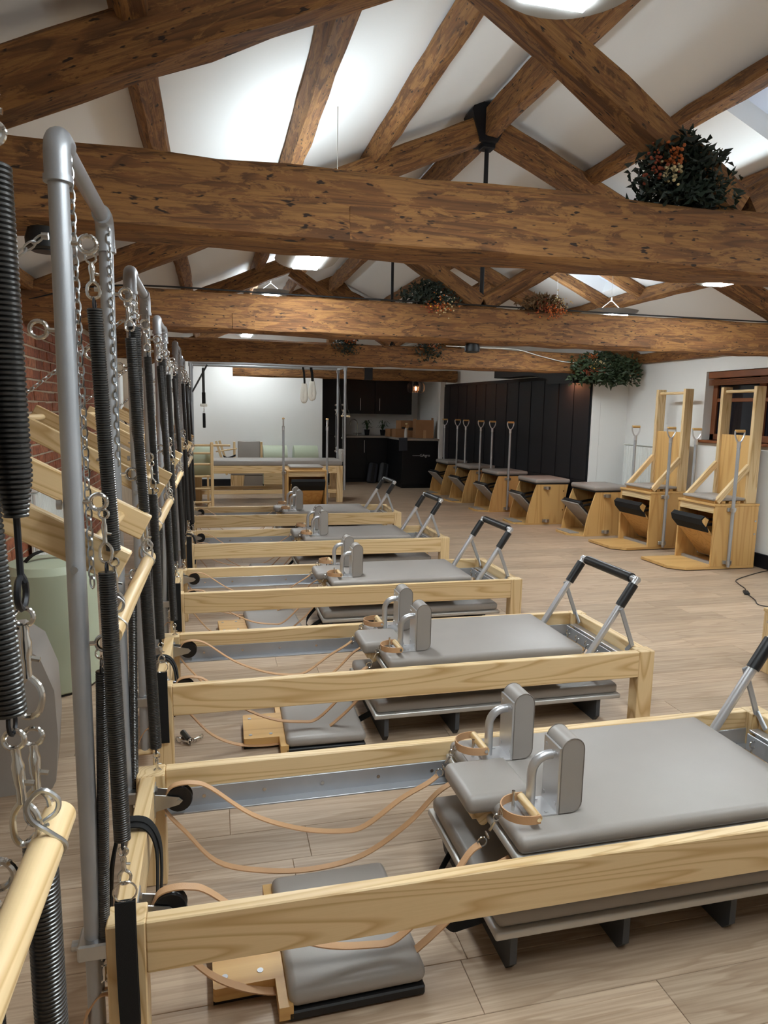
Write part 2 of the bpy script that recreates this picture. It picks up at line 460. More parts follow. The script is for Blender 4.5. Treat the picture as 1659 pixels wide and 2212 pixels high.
# ================================================================== ROOF TIMBERS
PB = lambda x: 2.10+SL*(min(x, 2*XC-x)+1.2)        # underside of the principals
def principal(t, side, y, base):
    x0 = XL-.05; hz = .105
    if side < 0: p, q = (x0, y, PB(x0)+hz), (XC, y, PB(XC)+hz)
    else: p, q = (2*XC-x0, y, PB(x0)+hz), (XC, y, PB(XC)+hz)
    beam('principal_rafter', p, q, .15, .175, t, base=base, seed=int(y*10)+side)
TR = [(2.52, .25, 2.045, 'roof truss over the tall steel posts, flowers tucked by its strut'),
      (5.30, .27, 2.035, 'roof truss with black ridge bracket, rod and two flower bunches'),
      (8.15, .25, 2.010, 'roof truss with thin rod and trailing greenery on its tie'),
      (12.5, .20, 2.05, 'end truss with broad dark gusset on a stubby king post')]
for i, (y, h, zb, lab) in enumerate(TR):
    base = V((XC, y, zb)); t = thing('roof_truss', lab, 'truss', base, group='timber roof trusses')
    x0, x1 = (XL-.1, XR+.1) if i < 3 else (.36, 4.44)
    beam('tie_beam', (x0, y, zb+h/2), (x1, y, zb+h/2), .20 if i < 2 else .16, h, t, base=base, jit=.008, ch=.022, seed=i)
    principal(t, -1, y, base); principal(t, 1, y, base)
    if i < 3:
        for s in (-1, 1):
            p = (XC+s*.02, y, zb+h+.03); xx = XC+s*1.18; q = (xx, y, PB(xx)+.02)
            beam('strut', p, q, .12, .135, t, base=base, seed=i*3+s)
        if i: MB().cyl(V((XC, y, zb+h))-base, V((XC, y, PB(XC)+.06))-base, .017, 10).build('king_rod', 'black_steel', t)
        if i == 1:
            b = MB(); z0 = PB(XC)
            b.prism([(-.02, z0-.02), (.05, z0-.02), (.16, z0+.19), (.13, z0+.25), (-.13, z0+.25), (-.16, z0+.19), (-.09, z0-.02)], 'y', -.095, .095, M4.Translation(V((0, 0, -zb))))
            b.box(-.05, -.05, z0-.05-zb, .05, .05, z0-.01-zb, .004)
            b.build('ridge_bracket', 'black_steel', t, smooth=False)
    else:
        b = beam('king_post', (XC, y, zb+h), (XC, y, 3.30), .14, .22, t, base=base)
        g = MB().prism([(-.75, 1.20), (.42, 1.20), (.42, 1.45), (.05, 1.85), (-.05, 1.85), (-.75, 1.42)], 'y', -.06, .06).build('gusset', 'old_beam', t, smooth=False)
        beam('collar', (XL+1.4, y, 3.02), (XR-1.4, y, 3.02), .1, .11, t, base=base)
        MB().box(.20-.05+.45, -.09, -.005, .30+.45, .09, h+.01).build('iron_strap', 'black_steel', t, smooth=False)
    # mortise patch
    if i < 3:
        xs = {0: .56, 1: .25, 2: .2}[i]; f = .101 if i < 2 else .081
        MB().box(xs-XC-.10, -f-.004, .02, xs-XC+.06, -f+.01, .13, .003).build('mortise_plug', 'old_beam', t, smooth=False)
nrmL, nrmR = V((-SI, 0, CO)), V((SI, 0, CO))
for side, nm, xs in ((-1, 'brick wall', (-.235, .525, 1.19)), (1, 'white window wall', (2.95, 3.615, 4.375))):
    for x, pos in zip(xs, ('lowest', 'middle', 'upper') if side < 0 else ('upper', 'middle', 'lowest')):
        z = zc(x)-.066/CO
        o = beam('purlin', (x, YN, z), (x, YF, z), .105, .13, None, up=nrmL if side < 0 else nrmR, seed=int(x*10))
        tag(o, '%s timber purlin on the roof slope above the %s' % (pos, nm), 'beam', 'long roof purlins')
tag(beam('ridge_beam', (XC, YN, ZR-.16), (XC, YF, ZR-.16), .11, .22, None, seed=3), 'long timber ridge beam along the roof peak', 'beam')
tag(beam('wall_plate', (XL+.02, YN, 2.30), (XL+.02, YF, 2.30), .12, .10, None, seed=5), 'dark timber wall plate on top of the brick wall', 'beam')
tag(beam('wall_plate', (XR-.02, YN, 2.21), (XR-.02, 8.30, 2.21), .12, .12, None, seed=6), 'timber wall plate above the white window wall', 'beam')
for yy, dsc in ((6.60, 'facing the nearer skylight edge'), (7.30, 'beyond the corrugated skylight')):
    x0, x1 = 3.05, 4.36
    o = beam('rafter', (x0, yy, zc(x0)-.06), (x1, yy, zc(x1)-.06), .09, .12, None, up=nrmR, seed=int(yy*10))
    tag(o, 'short rafter trimming the corrugated skylight, '+('window-wall truss side' if yy < 7 else 'kitchen side'), 'beam', 'skylight trimmers')

# ================================================================== PENDANT LAMPS
def make_lamp(wire, lit=True):
    t = thing('pendant_lamp', 'x', 'lamp', (0, 0, 0), group='linear pendant lamps'); L = 1.55; b = MB(); n = 8; vs = []; fs = []; W = .205
    xs = [W*math.cos(pi*j/16) for j in range(17)]; ring = [(x, -.052*math.sqrt(max(0, 1-(x/W)**2))-.004) for x in xs]+[(x, 0) for x in xs[::-1]]; sec = len(ring)
    for i in range(n+1):
        for (x, z) in ring:
            e = .075*(x/W)**2; vs.append((x, e+(L-2*e)*i/n, z))
    for i in range(n):
        for j in range(sec): fs.append((i*sec+j, i*sec+(j+1) % sec, (i+1)*sec+(j+1) % sec, (i+1)*sec+j))
    fs += [tuple(range(sec)), tuple(n*sec+k for k in range(sec))]
    b.add(vs, fs).build('housing', 'lamp_grey', t, angle=40)
    MB().box(-.082, .055, -.060, .082, L-.055, -.050).build('diffuser', 'lamp_diffuser' if lit else 'lamp_white', t, smooth=False)
    MB().box(-.09, .14, .001, .09, L-.14, .004).build('top_diffuser', 'lamp_uplight' if lit else 'lamp_white', t, smooth=False)
    for y in (.22, L-.22):
        s = MB()
        for sx in (-1, 1): s.cyl((sx*.13, y, .0), (0, y, .10), .0035, 6)
        s.cyl((0, y, .09), (0, y, .125), .008, 8); s.cyl((0, y, .12), (0, y, wire), .002, 6); s.build('suspension_wire', 'lamp_white', t)
    return t
LPRO = {}
LAMPS = [(.79, .15, 2.50, 'above the tower end of the reformers, by the flower-decked strut'), (.63, 3.42, 2.50, 'over the reformers between the two big trusses'),
         (.69, 8.25, 2.85, 'hung high above the low chair and ladder barrel'), (.62, 11.60, 2.83, 'hung high above the trapeze table'),
         (3.66, .42, 2.52, 'next in the window-side row, over open floor'), (3.72, 3.24, 2.54, 'over the open floor by the window'), (3.72, 5.92, 2.48, 'under the corrugated skylight'), (3.50, 10.85, 2.64, 'near the dark panelled wall')]
for (x, y, z, d) in LAMPS:
    wl_ = .48 if z < 2.6 else (.34 if z < 2.8 else .17)
    if wl_ in LPRO: o = dup(LPRO[wl_])
    else: o = LPRO[wl_] = make_lamp(wl_, lit=(wl_ != .34))      # the .34 one is switched off
    if (x, y) == (3.66, .42): o.name = 'pendant_lamp_offscreen'
    o.location = (x, y, z); o['label'] = 'grey boat-shaped linear pendant lamp '+('' if wl_ != .34 else 'switched off ')+d

# ================================================================== WINDOW on right wall
m = MB(); xi = XR+.10
for (a, b_, c, d) in ((WY0, WY1, WZ0, WZ0+.07), (WY0, WY1, WZ1-.06, WZ1), (WY0, WY0+.07, WZ0, WZ1), (WY1-.07, WY1, WZ0, WZ1), (5.28, 5.36, WZ0, WZ1), (6.02, 6.12, WZ0, WZ1)):
    m.box(xi, a, c, xi+.06, b_, d, .006)
for (a, b_) in ((4.62, 5.28), (5.36, 6.02), (6.12, 6.73)): m.box(xi+.005, a, 1.66, xi+.05, b_, 1.70, .004)
wi = struct(m.build('window_1', 'red_wood', smooth=False))
for k, (a, b_) in enumerate(((4.62, 5.28), (5.36, 6.02), (6.12, 6.73))):
    for (c, d) in ((WZ0+.07, 1.66), (1.70, WZ1-.06)): MB().box(xi+.025, a, c, xi+.031, b_, d).build('pane', 'night_glass', wi, smooth=False)
MB().box(XR-.05, WY0-.06, WZ0-.03, XR+.12, WY1+.05, WZ0, .006).build('window_sill', 'red_wood', wi, smooth=False)
bl = thing('wooden_blind', 'raised brown wooden venetian blind with valance at the window', 'blind', (XR+.02, (WY0+WY1)/2, 1.84))
MB().box(-.01, WY0-5.675+.02, .075, .05, WY1-5.675-.02, .145, .006).build('headrail', 'red_wood', bl, smooth=False)
for k in range(7): MB().box(-.005, WY0-5.675+.03, k*.0095, .045, WY1-5.675-.03, k*.0095+.006, .001).build('slat', 'red_wood', bl, smooth=False)

# ================================================================== DARK PANELLED WALL
A = V((4.835, 8.305, 0)); B = V((4.435, 13.2, 0)); dirv = (B-A).normalized(); nv = V((-dirv.y, dirv.x, 0))
if nv.x > 0: nv = -nv
LW = (B-A).length
dw = struct(MB().box(0, -.012, 0, LW, .012, 2.03).build('wall_panelled', 'dark_paint', smooth=False))
mm = M4(((dirv.x, nv.x, 0, A.x), (dirv.y, nv.y, 0, A.y), (0, 0, 1, 0), (0, 0, 0, 1))); dw.matrix_world = mm
nb = 13; bw = LW/nb
for k in range(nb): MB().box(k*bw+.014, .012, .62, (k+1)*bw-.014, .022, 1.98, .003).build('panel_board', 'dark_paint', dw, smooth=False)
for k in range(nb): MB().box(k*bw+.03, .012, .16, (k+1)*bw-.03, .02, .54, .003).build('panel_board', 'dark_paint', dw, smooth=False)
MB().box(0, .012, .545, LW, .028, .615, .004).build('dado_rail', 'dark_paint', dw, smooth=False)
MB().box(0, .012, 0, LW, .03, .15, .004).build('skirting', 'dark_paint', dw, smooth=False)
m = MB().prism([(0, 1.965), (.6, 1.965), (1.1, 2.04), (2.2, 2.04), (2.2, 2.22), (0, 2.22)], 'y', .032, .30); m.box(.0, .032, 1.90, .02, .30, 1.97); m.box(.0, .28, 1.90, .62, .30, 1.97)
du = m.build('black_bulkhead', 'black_unit', smooth=False); du.matrix_world = mm
tag(du, 'black boxed bulkhead at the top of the dark panelled wall', 'bulkhead')
sp = thing('recessed_spotlight', 'warm recessed spotlight washing the dark panelled wall', 'spotlight', mm @ V((.42, .13, 1.950)))
MB().lathe([(.036, .014), (.036, -.002), (.030, -.002), (.030, .013)], 20).build('bezel', 'black', sp)
MB().cyl((0, 0, .004), (0, 0, .010), .026, 16).build('lens', 'warm_spot', sp)

# ================================================================== REFORMERS
RL, RW, RH = 2.32, .71, .37
def make_reformer():
    t = thing('reformer', 'x', 'reformer', (0, 0, 0), group='pilates reformers with steel towers')
    for y0 in (0, RW-.036): MB().box(.083, y0, .243, RL-.083, y0+.036, RH, .003).build('side_rail', 'ash_x', t, smooth=False)
    for (x0, y0) in ((0, 0), (0, RW-.07), (RL-.083, 0), (RL-.083, RW-.07)):
        MB().box(x0, y0-(.001 if y0 == 0 else 0), 0, x0+.083, y0+.07+(.001 if y0 else 0), RH+.001, .003).build('leg', 'ash_z', t, smooth=False)
    for x0 in (.012, RL-.057): MB().box(x0, .07, .243, x0+.045, RW-.07, RH, .003).build('end_board', 'ash_y', t, smooth=False)
    for s, y0 in ((1, .036), (-1, RW-.036)):
        b = MB(); ya, yb = sorted((y0, y0+s*.006)); b.box(.083, ya, .236, RL-.083, yb, .303, .001)
        ya, yb = sorted((y0, y0+s*.042)); b.box(.083, ya, .236, RL-.083, yb, .242, .001)
        tr = b.build('track', 'galvanised', t, smooth=False)
        for k in range(11):
            x = .2+k*.19; m_ = MB(); m_.cyl((x, y0+s*.005, .272), (x, y0+s*.0085, .272), .006, 10); m_.build('screw', 'chrome', tr)
    # carriage
    cx0, cx1, cy0, cy1 = 1.0, 1.985, .062, .648
    ca = MB().rbox(cx0, cy0, .318, cx1, cy1, .342, .008, 2).build('carriage', 'silver_edge', t, angle=50)
    MB().box(cx0+.05, cy0+.06, .262, cx1-.05, cy1-.06, .318).build('underframe', 'black', ca, smooth=False)
    MB().rbox(cx0+.008, cy0+.006, .342, cx1-.006, cy1-.006, .392, .020, 4).build('pad', 'taupe', ca, angle=60)
    m_ = MB().rbox(.928, .245, .358, 1.135, .465, .415, .022, 4).build('headrest', 'taupe', ca, angle=60)
    MB().prism([(.955, .245+.0), (1.1, .245), (1.1, .245)], 'z', 0, 0)
    b = MB().box(.955, .275, .330, 1.06, .435, .357, .003); b.cyl((.99, .275, .325), (.99, .435, .325), .016, 12); b.build('headrest_block', 'ash_y', ca)
    for yc in (.200, .510):
        # pad: rounded top and lower back corner, extruded across the carriage
        x0, x1, z0, z1, h = 1.163, 1.230, .396, .612, .046
        poly = hsv_poly_arc((x0+x1)/2, z1-.032, (x1-x0)/2, 0, pi, 10)+[(x0, z0)]+hsv_poly_arc(x1-.03, z0+.03, .03, -pi/2, 0, 5)
        sp_ = MB().prism(poly, 'y', yc-h, yc+h).build('shoulder_pad', 'taupe', ca, angle=40)
        b = MB()
        for yy in (yc-h, yc+h): b.tube([(p[0], yy, p[1]) for p in poly], .0016, 5, closed=True)
        b2 = b.build('shoulder_piping', 'taupe_seam', ca)
        b = MB().box(1.155, yc-.046, .392, 1.162, yc+.046, .588, .001); b.box(1.065, yc-.046, .392, 1.158, yc+.046, .398, .001)
        for dz in (.42, .565):
            for dy in (-.033, .033): b.cyl((1.153, yc+dy, dz), (1.1555, yc+dy, dz), .006, 8)
        for dx in (1.08, 1.13):
            for dy in (-.033, .033): b.cyl((dx, yc+dy, .398), (dx, yc+dy, .4005), .006, 8)
        b.build('shoulder_bracket', 'aluminium', ca, smooth=False)
        pth = [(1.097, yc, .398), (1.097, yc, .495)]+[(1.097+.05*(1-math.cos(a)), yc, .500+.05*math.sin(a)) for a in [pi/2*k/7 for k in range(1, 8)]]+[(1.156, yc, .550)]
        MB().tube(pth, .0135, 12).build('shoulder_tube', 'aluminium', ca)
        MB().cyl((1.045, yc+(.0), .392), (1.045, yc, .452), .005, 10).build('strap_peg', 'chrome', ca)
        MB().box(1.02, yc-.03, .390, 1.075, yc+.03, .394).build('peg_plate', 'aluminium', ca, smooth=False)
    # footbar
    ya, yb = .105, .605; pv, tp = (2.02, .325), (2.262, .700); dx, dz = tp[0]-pv[0], tp[1]-pv[1]; f = lambda k: (pv[0]+dx*k, pv[1]+dz*k)
    b = MB()
    for y in (ya, yb): b.cyl((pv[0], y, pv[1]), (tp[0]+.006, y, tp[1]+.009), .0165, 16)
    b.cyl((tp[0], ya-.012, tp[1]), (tp[0], yb+.012, tp[1]), .0165, 16)
    fb = b.build('footbar', 'aluminium', t)
    for y in (ya, yb):
        p, q = f(.66), f(.945); MB().cyl((p[0], y, p[1]), (q[0], y, q[1]), .0235, 18).build('grip_sleeve', 'black_vinyl', fb)
    MB().cyl((tp[0], ya+.04, tp[1]), (tp[0], yb-.04, tp[1]), .0245, 18).build('grip_sleeve', 'black_vinyl', fb)
    for s, y in ((-1, ya-.028), (1, yb+.028)):
        p = f(.62); b = MB().bar((p[0], y, p[1]+.01), (2.245, y, .375), .009, .022, c=.002)
        b.bar((2.245, y, .385), (2.245, y-s*.05, .335), .02, .009, up=(1, 0, 0), c=.002)
        b.cyl((p[0], y-.008, p[1]), (p[0], y+.03*(-s), p[1]), .006, 8); b.build('footbar_brace', 'galvanised', fb, smooth=False)
    b = MB().box(2.215, .08, .310, 2.255, RW-.08, .318, .001); b.box(2.245, .08, .26, 2.252, RW-.08, .318, .001); b.build('footbar_support', 'aluminium', t, smooth=False)
    sb = MB().box(2.17, .12, .262, 2.176, RW-.12, .325, .001).build('spring_bar', 'galvanised', t, smooth=False)
    for k in range(5):
        y = .16+k*.0975; b = MB().torus((2.163, y, .30), (0, 1, 0), .013, .003, 10, 5); b.tube([(2.163, y, .287), (2.15, y, .255), (2.10, y, .235)], .004, 6); b.build('spring_hook', 'chrome', sb)
    # pulleys and leather straps
    for side, y in ((0, .115), (1, .595)):
        b = MB().lathe([(.010, -.016), (.038, -.016), (.040, -.010), (.034, -.004), (.034, .004), (.040, .010), (.038, .016), (.010, .016)], 22, M4.Translation(V((.128, y, .318))) @ M4.Rotation(pi/2, 4, 'X'))
        pl = b.build('pulley', 'rubber', t, angle=30)
        b = MB()
        for dy in (-.021, .021):
            b.prism([(.057, .29), (.057, .345), (.128, .33), (.14, .318), (.128, .306)], 'y', y+dy-.0015, y+dy+.0015)
        b.box(.056, y-.03, .275, .060, y+.03, .36, .001); b.cyl((.128, y-.026, .318), (.128, y+.026, .318), .006, 8)
        b.cyl((.06, y, .352), (.066, y, .352), .008, 8); b.build('pulley_bracket', 'zinc', pl, smooth=False)
        yh = .155 if side == 0 else .525; ym = .13 if side == 0 else .545
        drop = .06 if side == 0 else 0
        up_ = [(.088, y, .325), (.102, y, .352), (.13, y, .362), (.17, y, .360), (.22, y, .338), (.345, ym, .262-drop*.8), (.49, ym, .196-drop), (.62, ym, .170-drop), (.70, ym, .178-drop), (.815, ym, .255-drop*.5), (.90, yh, .312), (.932, yh, .335)]
        lo_ = [(.088, y, .325), (.082, y, .295), (.10, y, .258), (.145, y, .20), (.235, ym, .123-drop*.6), (.36, ym, .074-drop*.8), (.52, ym, .052-drop*.6), (.69, ym, .075-drop*.6), (.84, ym, .165-drop*.3), (.94, ym, .262), (1.01, ym, .30)]
        MB().strap(smooth_path(up_, 5), (0, 1, .0), .024, .0034).build('leather_strap', 'leather', t, angle=60)
        MB().strap(smooth_path(lo_, 5), (0, 1, .0), .024, .0034).build('leather_strap', 'leather', t, angle=60)
        b = MB().torus((.938, yh, .342), (0, 1, 0), .013, .0022, 12, 5); b.torus((.952, yh, .36), (1, 0, .4), .010, .0022, 10, 5)
        b.tube([(.958, yh, .372), (.972, yh, .396)], .004, 6); b.torus((.978, yh, .408), (0, 1, 0), .010, .0022, 10, 5); b.torus((.988, yh, .422), (1, .2, 0), .009, .0022, 10, 5)
        b.build('strap_chain', 'chrome', t)
        # D handle hooked over the peg
        zc_ = .425 if side == 0 else .432; x1 = 1.078; hw = .058
        arc = [(x1, yh-hw, zc_), (x1-.03, yh-hw, zc_), (x1-.062, yh-hw*.78, zc_), (x1-.083, yh-hw*.3, zc_), (x1-.083, yh+hw*.3, zc_), (x1-.062, yh+hw*.78, zc_), (x1-.03, yh+hw, zc_), (x1, yh+hw, zc_)]
        hd = MB().strap(smooth_path(arc, 4), (0, 0, 1), .024, .0032).build('handle', 'leather', t, angle=60)
        MB().cyl((x1-.006, yh-hw+.003, zc_), (x1-.006, yh+hw-.003, zc_), .0125, 14).build('grip', 'ash_y', hd)
        MB().cyl((x1-.006, yh-hw-.004, zc_), (x1-.006, yh-hw, zc_), .006, 10).build('rivet', 'chrome', hd); MB().cyl((x1-.006, yh+hw, zc_), (x1-.006, yh+hw+.004, zc_), .006, 10).build('rivet', 'chrome', hd)
    # ----- tower
    px, PT = -.032, 2.0; yn, yf = .045, .665
    for y in (yn, yf):
        MB().cyl((px, y, .09), (px, y, PT-.03), .0190, 20).build('tower_post', 'galvanised', t)
        b = MB(); pth = [(px, y, PT-.085), (px, y, PT-.035)]+[(px, y+(1 if y == yn else -1)*.035*(1-math.cos(a)), PT-.035+.035*math.sin(a)) for a in [pi/2*k/6 for k in range(1, 7)]]+[(px, y+(1 if y == yn else -1)*.065, PT)]
        b.tube(pth, .0245, 18); b.lathe([(.0270, 0), (.0270, .012)], 18, M4.Translation(V((px, y, PT-.086)))); b.build('elbow_fitting', 'galvanised', t, angle=50)
        b = MB().box(px-.03, y-.034, .285, .002, y+.034, .325, .004); b.cyl((px-.03, y, .305), (px-.045, y, .305), .011, 10); b.build('post_clamp', 'zinc', t, smooth=False)
    MB().cyl((px, yn+.05, PT), (px, yf-.05, PT), .0180, 18).build('top_bar', 'galvanised', t)
    for (y, s) in ((yn, 1), (yf, -1)):
        for z in (1.805, 1.30, 1.0):
            b = MB().cyl((px+.018, y, z), (px+.033, y, z), .005, 8); b.torus((px+.048, y, z), (0, 1, .0), .016, .0045, 22, 9); b.build('eyebolt', 'chrome', t)
        for z in (1.64,):
            b = MB().cyl((px-.018, y, z), (px-.033, y, z), .005, 8); b.torus((px-.048, y, z), (0, 1, .0), .016, .0045, 22, 9); b.build('eyebolt', 'chrome', t)
        b = MB().cyl((px-.022, y, 1.815), (px-.034, y, 1.815), .007, 8); b.build('chain_stud', 'zinc', t)
        b = MB(); b.cyl((px, y-s*.0225, 1.165), (px, y-s*.028, 1.165), .008, 10); b.cyl((px-.022, y, 1.295), (px-.031, y, 1.295), .010, 10); b.build('pivot_bolt', 'zinc', t)
    # push-through arms of wood
    a0, a1 = (.055, 1.150), (-.52, 1.463)
    for y in (yn+.05, yf-.05):
        o = MB().box(0, -.016, -.037, math.hypot(a1[0]-a0[0], a1[1]-a0[1]), .016, .037, .003).build('push_arm', 'ash_x', t, smooth=False)
        m_, L_ = frame((a0[0], y, a0[1]), (a1[0], y, a1[1])); o.matrix_basis = m_
    for k in (.12, .93):
        x, z = a0[0]+(a1[0]-a0[0])*k, a0[1]+(a1[1]-a0[1])*k
        MB().cyl((x, yn+.055, z), (x, yf-.055, z), .014, 14).build('push_dowel', 'ash_y', t)
    for k in (.40, .46):
        x, z = a0[0]+(a1[0]-a0[0])*k, a0[1]+(a1[1]-a0[1])*k+(-.012 if k > .42 else .012); MB().cyl((x, yn+.030, z), (x, yn+.035, z), .006, 10).build('screw', 'chrome', t)
    return t
ref = make_reformer()
RX = [-.245, -.2451, -.2596, -.2691, -.2468, -.2700]; RY = [.085, 1.4649, 2.8169, 4.2865, 5.8714, 7.4571]
ORD = ['sixth', 'fifth', 'fourth', 'third', 'second', 'first']
for i in (1, 2, 3, 4, 5, 0):
    o = ref if i == 1 else dup(ref)
    if i == 0:          # its push arms are swung out of the way
        for ch in [c for c in o.children if c.name.startswith('push_') or c.name.startswith('screw')]: bpy.data.objects.remove(ch)
    o.location = (RX[i], RY[i], 0); o['label'] = 'ash wood reformer with taupe carriage, %s in the row counted from the trapeze table' % ORD[i]

# --- floor items below each reformer
def make_platform():
    t = thing('padded_platform', 'x', 'platform', (0, 0, 0), group='padded platforms stored below the reformers')
    MB().rbox(0, 0, .118, 1.24, .60, .142, .006, 2).build('deck', 'silver_edge', t, angle=50)
    MB().rbox(.010, .010, .142, 1.23, .59, .192, .018, 3).build('pad', 'taupe', t, angle=60)
    for x in (.06, .40, .75, 1.13):
        MB().prism([(.04, 0), (.56, 0), (.585, .03), (.585, .118), (.015, .118), (.015, .03)], 'x', x-.010, x+.010).build('foot', 'charcoal', t, smooth=False)
    b = MB().strap(smooth_path([(.02, .1, .117), (-.03, .14, .07), (-.06, .18, .035), (-.07, .26, .03), (-.05, .34, .06), (.02, .4, .117)], 4), (0, .2, 1), .03, .003); b.build('carry_strap', 'webbing', t)
    return t
pf = make_platform()
def make_jump():
    t = thing('jump_board', 'x', 'board', (0, 0, 0), group='padded boards on the floor below the reformers')
    b = MB().prism([(0, .10), (.005, .095), (.155, .095), (.155, 0), (.19, 0), (.19, .46), (.155, .46), (.155, .345), (.005, .345), (0, .34)], 'z', .012, .048)
    b.build('wooden_tongue', 'birch_x', t, smooth=False)
    MB().box(.178, .0, .004, .53, .46, .030, .004).build('base', 'black', t, smooth=False)
    MB().rbox(.180, .004, .030, .535, .456, .078, .022, 4).build('pad', 'taupe', t, angle=60)
    for (x, y) in ((.03, .13), (.03, .30), (.12, .13), (.12, .30)): MB().cyl((x, y, .047), (x, y, .0495), .008, 12).build('bolt', 'galvanised', t)
    MB().box(.0, .10, 0, .15, .34, .013).build('rubber_foot', 'black', t, smooth=False)
    return t
jb = make_jump(); fi = True
for i in range(1, 6):
    o = pf if i == 1 else dup(pf); o.location = (RX[i]+.945, RY[i]+.055, 0); o['label'] = 'taupe padded low platform on charcoal feet under the %s reformer from the trapeze table' % ORD[i]
    o = jb if i == 1 else dup(jb); dx = [0, .225, .37, .30, .36, .33][i]; o.location = (RX[i]+dx, RY[i]+[0, .045, .04, .12, .1, .1][i], 0); o.rotation_euler = (0, 0, [0, .02, -.02, .05, -.04, .03][i])
    o['label'] = 'taupe padded board with wooden tongue under the %s reformer from the trapeze table' % ORD[i]

# ================================================================== HANGING GEAR
def hook_mesh(b, z0, z1):           # trigger snap hook between z0 (top) and z1 (bottom)
    L = z0-z1; b.torus((0, 0, z0-.010), (0, 1, 0), .0095, .0026, 20, 8); b.tube([(0, 0, z0-.018), (0, 0, z0-.24*L), (0, 0, z0-.30*L), (0, 0, z0-.44*L), (0, 0, z0-.50*L), (0, 0, z0-.62*L)], [.0046, .0042, .0062, .0058, .0044, .005], 10)
    b.tube(smooth_path([(0, 0, z0-.6*L), (.010, 0, z0-.70*L), (.0125, 0, z0-.82*L), (.008, 0, z0-.95*L), (-.004, 0, z1+.002), (-.011, 0, z0-.90*L), (-.010, 0, z0-.72*L), (-.002, 0, z0-.62*L)], 4), .0034, 8)
    b.cyl((.004, 0, z0-.45*L), (.013, 0, z0-.47*L), .003, 6)
def spring_prof(r, z0, z1, cone=False):
    pr = []; pitch = .0050; n = int((z0-z1)/pitch)
    for i in range(n):
        z = z0-(z0-z1)*i/n; k = 1.0
        if cone and (z-z1) < .045: k = .62+.38*(z-z1)/.045
        d = (z0-z1)/n; pr += [(r*k*.90, z), (r*k, z-d*.28), (r*k, z-d*.72)]
    return pr[::-1]
def make_spring(kind):
    """hangs from the origin down its own -z axis; kinds differ in coil length and thickness"""
    H, c0, c1, tot, r, cone = {'bar': (.09, .105, .60, .74, .0150, False), 'thick': (.105, .13, .71, .81, .0175, False), 'thin': (.02, .05, .70, .80, .0125, False), 'cone': (.07, .075, .415, .63, .0180, True)}[kind]
    t = thing('tower_spring', 'x', 'spring', (0, 0, 0), group='coil springs hanging on the reformer towers')
    MB().lathe(spring_prof(r, -c0, -c1, cone), 18).build('coil', 'spring_steel', t, angle=25)
    MB().torus((0, 0, -c0+.006), (1, 0, 0), .014, .0022, 14, 5).build('end_ring', 'black_steel', t); b = MB()
    if cone: b.tube([(0, 0, -c1), (0, 0, -c1-.06), (.004, 0, -c1-.068)], .0035, 7); b.torus((0, 0, -c1-.078), (1, 0, 0), .017, .0034, 14, 6)
    else: b.torus((0, 0, -c1-.008), (1, 0, 0), .012, .0022, 14, 5)
    b.build('end_ring', 'black_steel', t)
    b = MB()
    if H > .04: hook_mesh(b, 0, -c0+.018)
    else: b.torus((0, 0, -.012), (0, 1, 0), .012, .0025, 12, 5); b.torus((0, 0, -.03), (1, 0, 0), .012, .0025, 12, 5)
    b.build('snap_hook', 'chrome', t); b = MB(); hook_mesh(b, -c1-(.094 if cone else .016), -tot); b.build('snap_hook', 'chrome', t)
    return t
SPR = {k: make_spring(k) for k in ('bar', 'thick', 'thin', 'cone')}; SUSED = set()
def hang(proto, used, key, p, q):
    """place a hanging thing at p pointing at q (its own -z axis)"""
    d = (V(q)-V(p)).normalized(); z = -d; x = V((1, 0, 0)); x = (x-z*x.dot(z)).normalized(); y = z.cross(x)
    mt = M4(((x.x, y.x, z.x, p[0]), (x.y, y.y, z.y, p[1]), (x.z, y.z, z.z, p[2]), (0, 0, 0, 1)))
    if key in used: o = dup(proto)
    else: o = proto; used.add(key)
    o.matrix_world = mt; return o
def make_footstrap():
    t = thing('foot_strap', 'x', 'strap', (0, 0, 0), group='black webbing foot straps on the tower springs')
    MB().torus((0, 0, -.024), (0, 1, 0), .024, .0022, 18, 6).build('strap_ring', 'chrome', t)
    b = MB().strap(smooth_path([(0, -.004, -.045), (0, -.007, -.15), (.002, -.008, -.27), (.004, -.004, -.338), (.004, .004, -.338), (.002, .008, -.26), (0, .007, -.14), (0, .003, -.045)], 5), (1, 0, 0), .042, .004)
    b.build('loop', 'webbing', t, angle=60); return t
FS = make_footstrap(); FUS = set()
def make_lhandle():
    t = thing('leather_handle', 'x', 'handle', (0, 0, 0), group='leather handles on the tower springs')
    MB().strap(smooth_path([(-.05, 0, -.12), (-.045, 0, -.07), (-.02, 0, -.02), (0, 0, -.008), (.02, 0, -.02), (.045, 0, -.07), (.05, 0, -.12)], 5), (0, 1, 0), .024, .0032).build('loop', 'leather', t, angle=60)
    MB().cyl((-.05, 0, -.112), (.05, 0, -.112), .0125, 14).build('grip', 'ash_x', t); return t
LH = make_lhandle(); LUS = set()
def chain_mesh(b, p, q, pitch=.021):
    p, q = V(p), V(q); d = q-p; n = max(2, int(d.length/pitch)); d.normalize(); s1 = d.orthogonal().normalized(); s2 = d.cross(s1)
    for i in range(n):
        c = p+d*(pitch*(i+.5)); s = s1 if i % 2 else s2; a = .0135; wd = .0072
        b.tube([c+d*a*math.cos(2*pi*k/10)+s*wd*math.sin(2*pi*k/10) for k in range(10)], .0022, 5, closed=True)
def make_chain(L, name='hanging_chain'):
    b = MB(); chain_mesh(b, (0, 0, 0), (0, 0, -L)); return tag(b.build(name, 'zinc'), 'x', 'chain', 'steel chains on the reformer towers')
